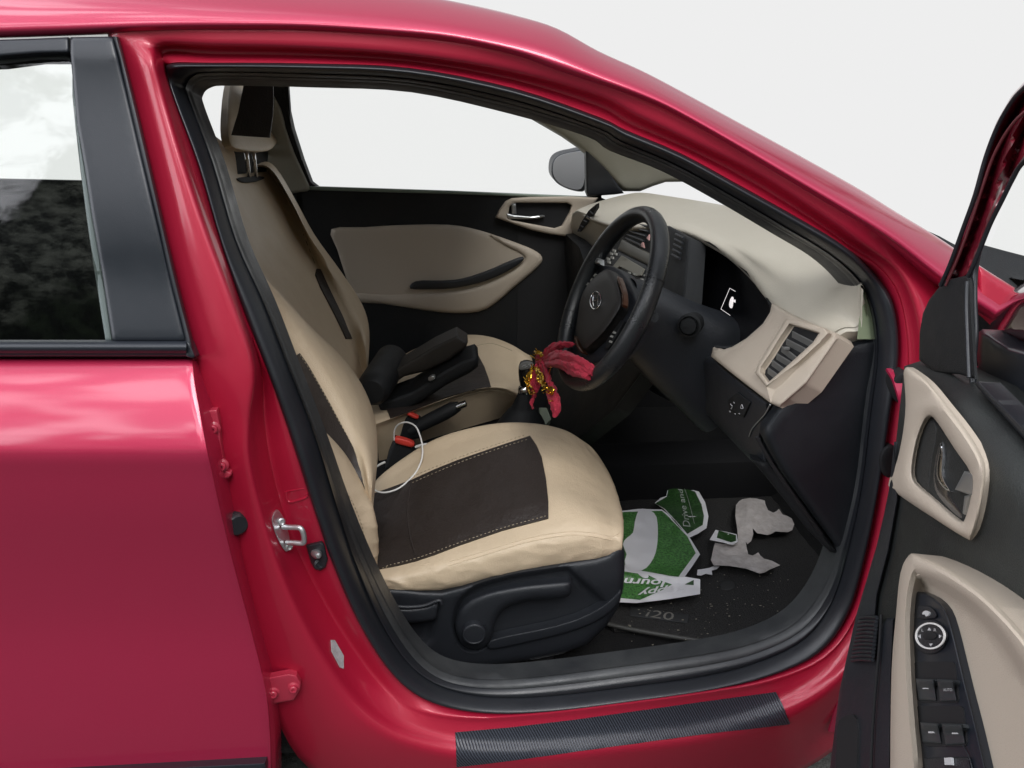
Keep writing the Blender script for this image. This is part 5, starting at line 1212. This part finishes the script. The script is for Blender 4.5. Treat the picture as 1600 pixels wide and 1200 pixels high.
# ================================================================== light, world, camera
w = bpy.data.worlds.new('World'); SC.world = w; w.use_nodes = True
nt = w.node_tree; L = nt.links; bg = nt.nodes['Background']
tc = nt.nodes.new('ShaderNodeTexCoord'); sx = nt.nodes.new('ShaderNodeSeparateXYZ'); L.new(tc.outputs['Generated'], sx.inputs[0])
def math_(op, a, b=None, c=None):
    n = nt.nodes.new('ShaderNodeMath'); n.operation = op
    for i, v in enumerate((a, b, c)):
        if v is None: continue
        if isinstance(v, (int, float)): n.inputs[i].default_value = v
        else: L.new(v, n.inputs[i])
    return n.outputs[0]
def mr(v, a, b, lo=0, hi=1):
    n = nt.nodes.new('ShaderNodeMapRange'); n.interpolation_type = 'SMOOTHSTEP'; L.new(v, n.inputs['Value'])
    for k, x in (('From Min', a), ('From Max', b), ('To Min', lo), ('To Max', hi)): n.inputs[k].default_value = x
    return n.outputs[0]
def mixc(f, a, b):
    n = nt.nodes.new('ShaderNodeMix'); n.data_type = 'RGBA'
    if isinstance(f, (int, float)): n.inputs['Factor'].default_value = f
    else: L.new(f, n.inputs['Factor'])
    for k, v in ((6, a), (7, b)):
        if isinstance(v, tuple): n.inputs[k].default_value = (*v, 1)
        else: L.new(v, n.inputs[k])
    return n.outputs[2]
def noise_(scale, detail, rough=.6, dist_=0.):
    n = nt.nodes.new('ShaderNodeTexNoise'); n.inputs['Scale'].default_value = scale; n.inputs['Detail'].default_value = detail
    n.inputs['Roughness'].default_value = rough; n.inputs['Distortion'].default_value = dist_; L.new(tc.outputs['Generated'], n.inputs['Vector']); return n.outputs['Fac']
y, z = sx.outputs['Y'], sx.outputs['Z']
# around the photographer: ground, hedge, a canopy of trees with bright gaps, open sky to the sides and above
x = sx.outputs['X']; ax_ = math_('ABSOLUTE', x)
nz = noise_(4.5, 8, .66, .5); nf = noise_(34., 8, .72)
gaps = mr(noise_(5.5, 6, .6, .8), .46, .56)
side_ = math_('MULTIPLY', math_('MULTIPLY', mr(y, .40, .0), mr(z, .99, .92)), mr(x, .42, .12))
sky = mixc(math_('MULTIPLY', gaps, side_), SKY_A, SKY_B)
sky = mixc(mr(math_('ADD', y, math_('MULTIPLY', x, .6)), -.15, .45), sky, SKY_F)
leaf = mixc(mr(nf, .40, .64), (.010, .016, .010), mixc(mr(noise_(7., 4), .42, .60), (.10, .15, .08), (.85, .92, .80)))
line = math_('ADD', math_('ADD', z, math_('MULTIPLY', mr(ax_, .66, .84), .50)), math_('MULTIPLY', math_('SUBTRACT', nz, .5), .9))
treesky = mixc(mr(line, .50, .58), leaf, sky)
near = mixc(mr(z, -.08, .03), GROUND_C, treesky)
# beyond the far side of the car: an even pale backdrop
far_ = mixc(mr(z, .13, .32), (BGV, BGV, BGV), sky)
L.new(mixc(mr(y, .60, .71), near, far_), bg.inputs['Color']); bg.inputs['Strength'].default_value = 1.0
s = bpy.data.lights.new('sun', 'SUN'); s.energy = SUN_E; s.angle = math.radians(22); s.color = (1, .98, .95)
so = bpy.data.objects.new('sun', s); COL.objects.link(so)
so.rotation_euler = V(SUN_D).to_track_quat('-Z', 'Y').to_euler()
cd = bpy.data.cameras.new('camera'); co = bpy.data.objects.new('camera', cd); COL.objects.link(co)
cd.sensor_width = 36; cd.lens = 36*F/1600; cd.clip_start = .02; cd.clip_end = 200
co.location = CAM; co.rotation_euler = (math.pi/2-PITCH, 0, -YAW)
SC.camera = co
SC.view_settings.view_transform = 'Standard'; SC.view_settings.look = 'None'; SC.view_settings.gamma = 1; SC.view_settings.exposure = EXPO
SC.view_settings.use_curve_mapping = False
SC.render.engine = 'CYCLES'; SC.cycles.use_denoising = True; SC.cycles.max_bounces = 8; SC.cycles.transparent_max_bounces = 16
SC.cycles.sample_clamp_indirect = 6
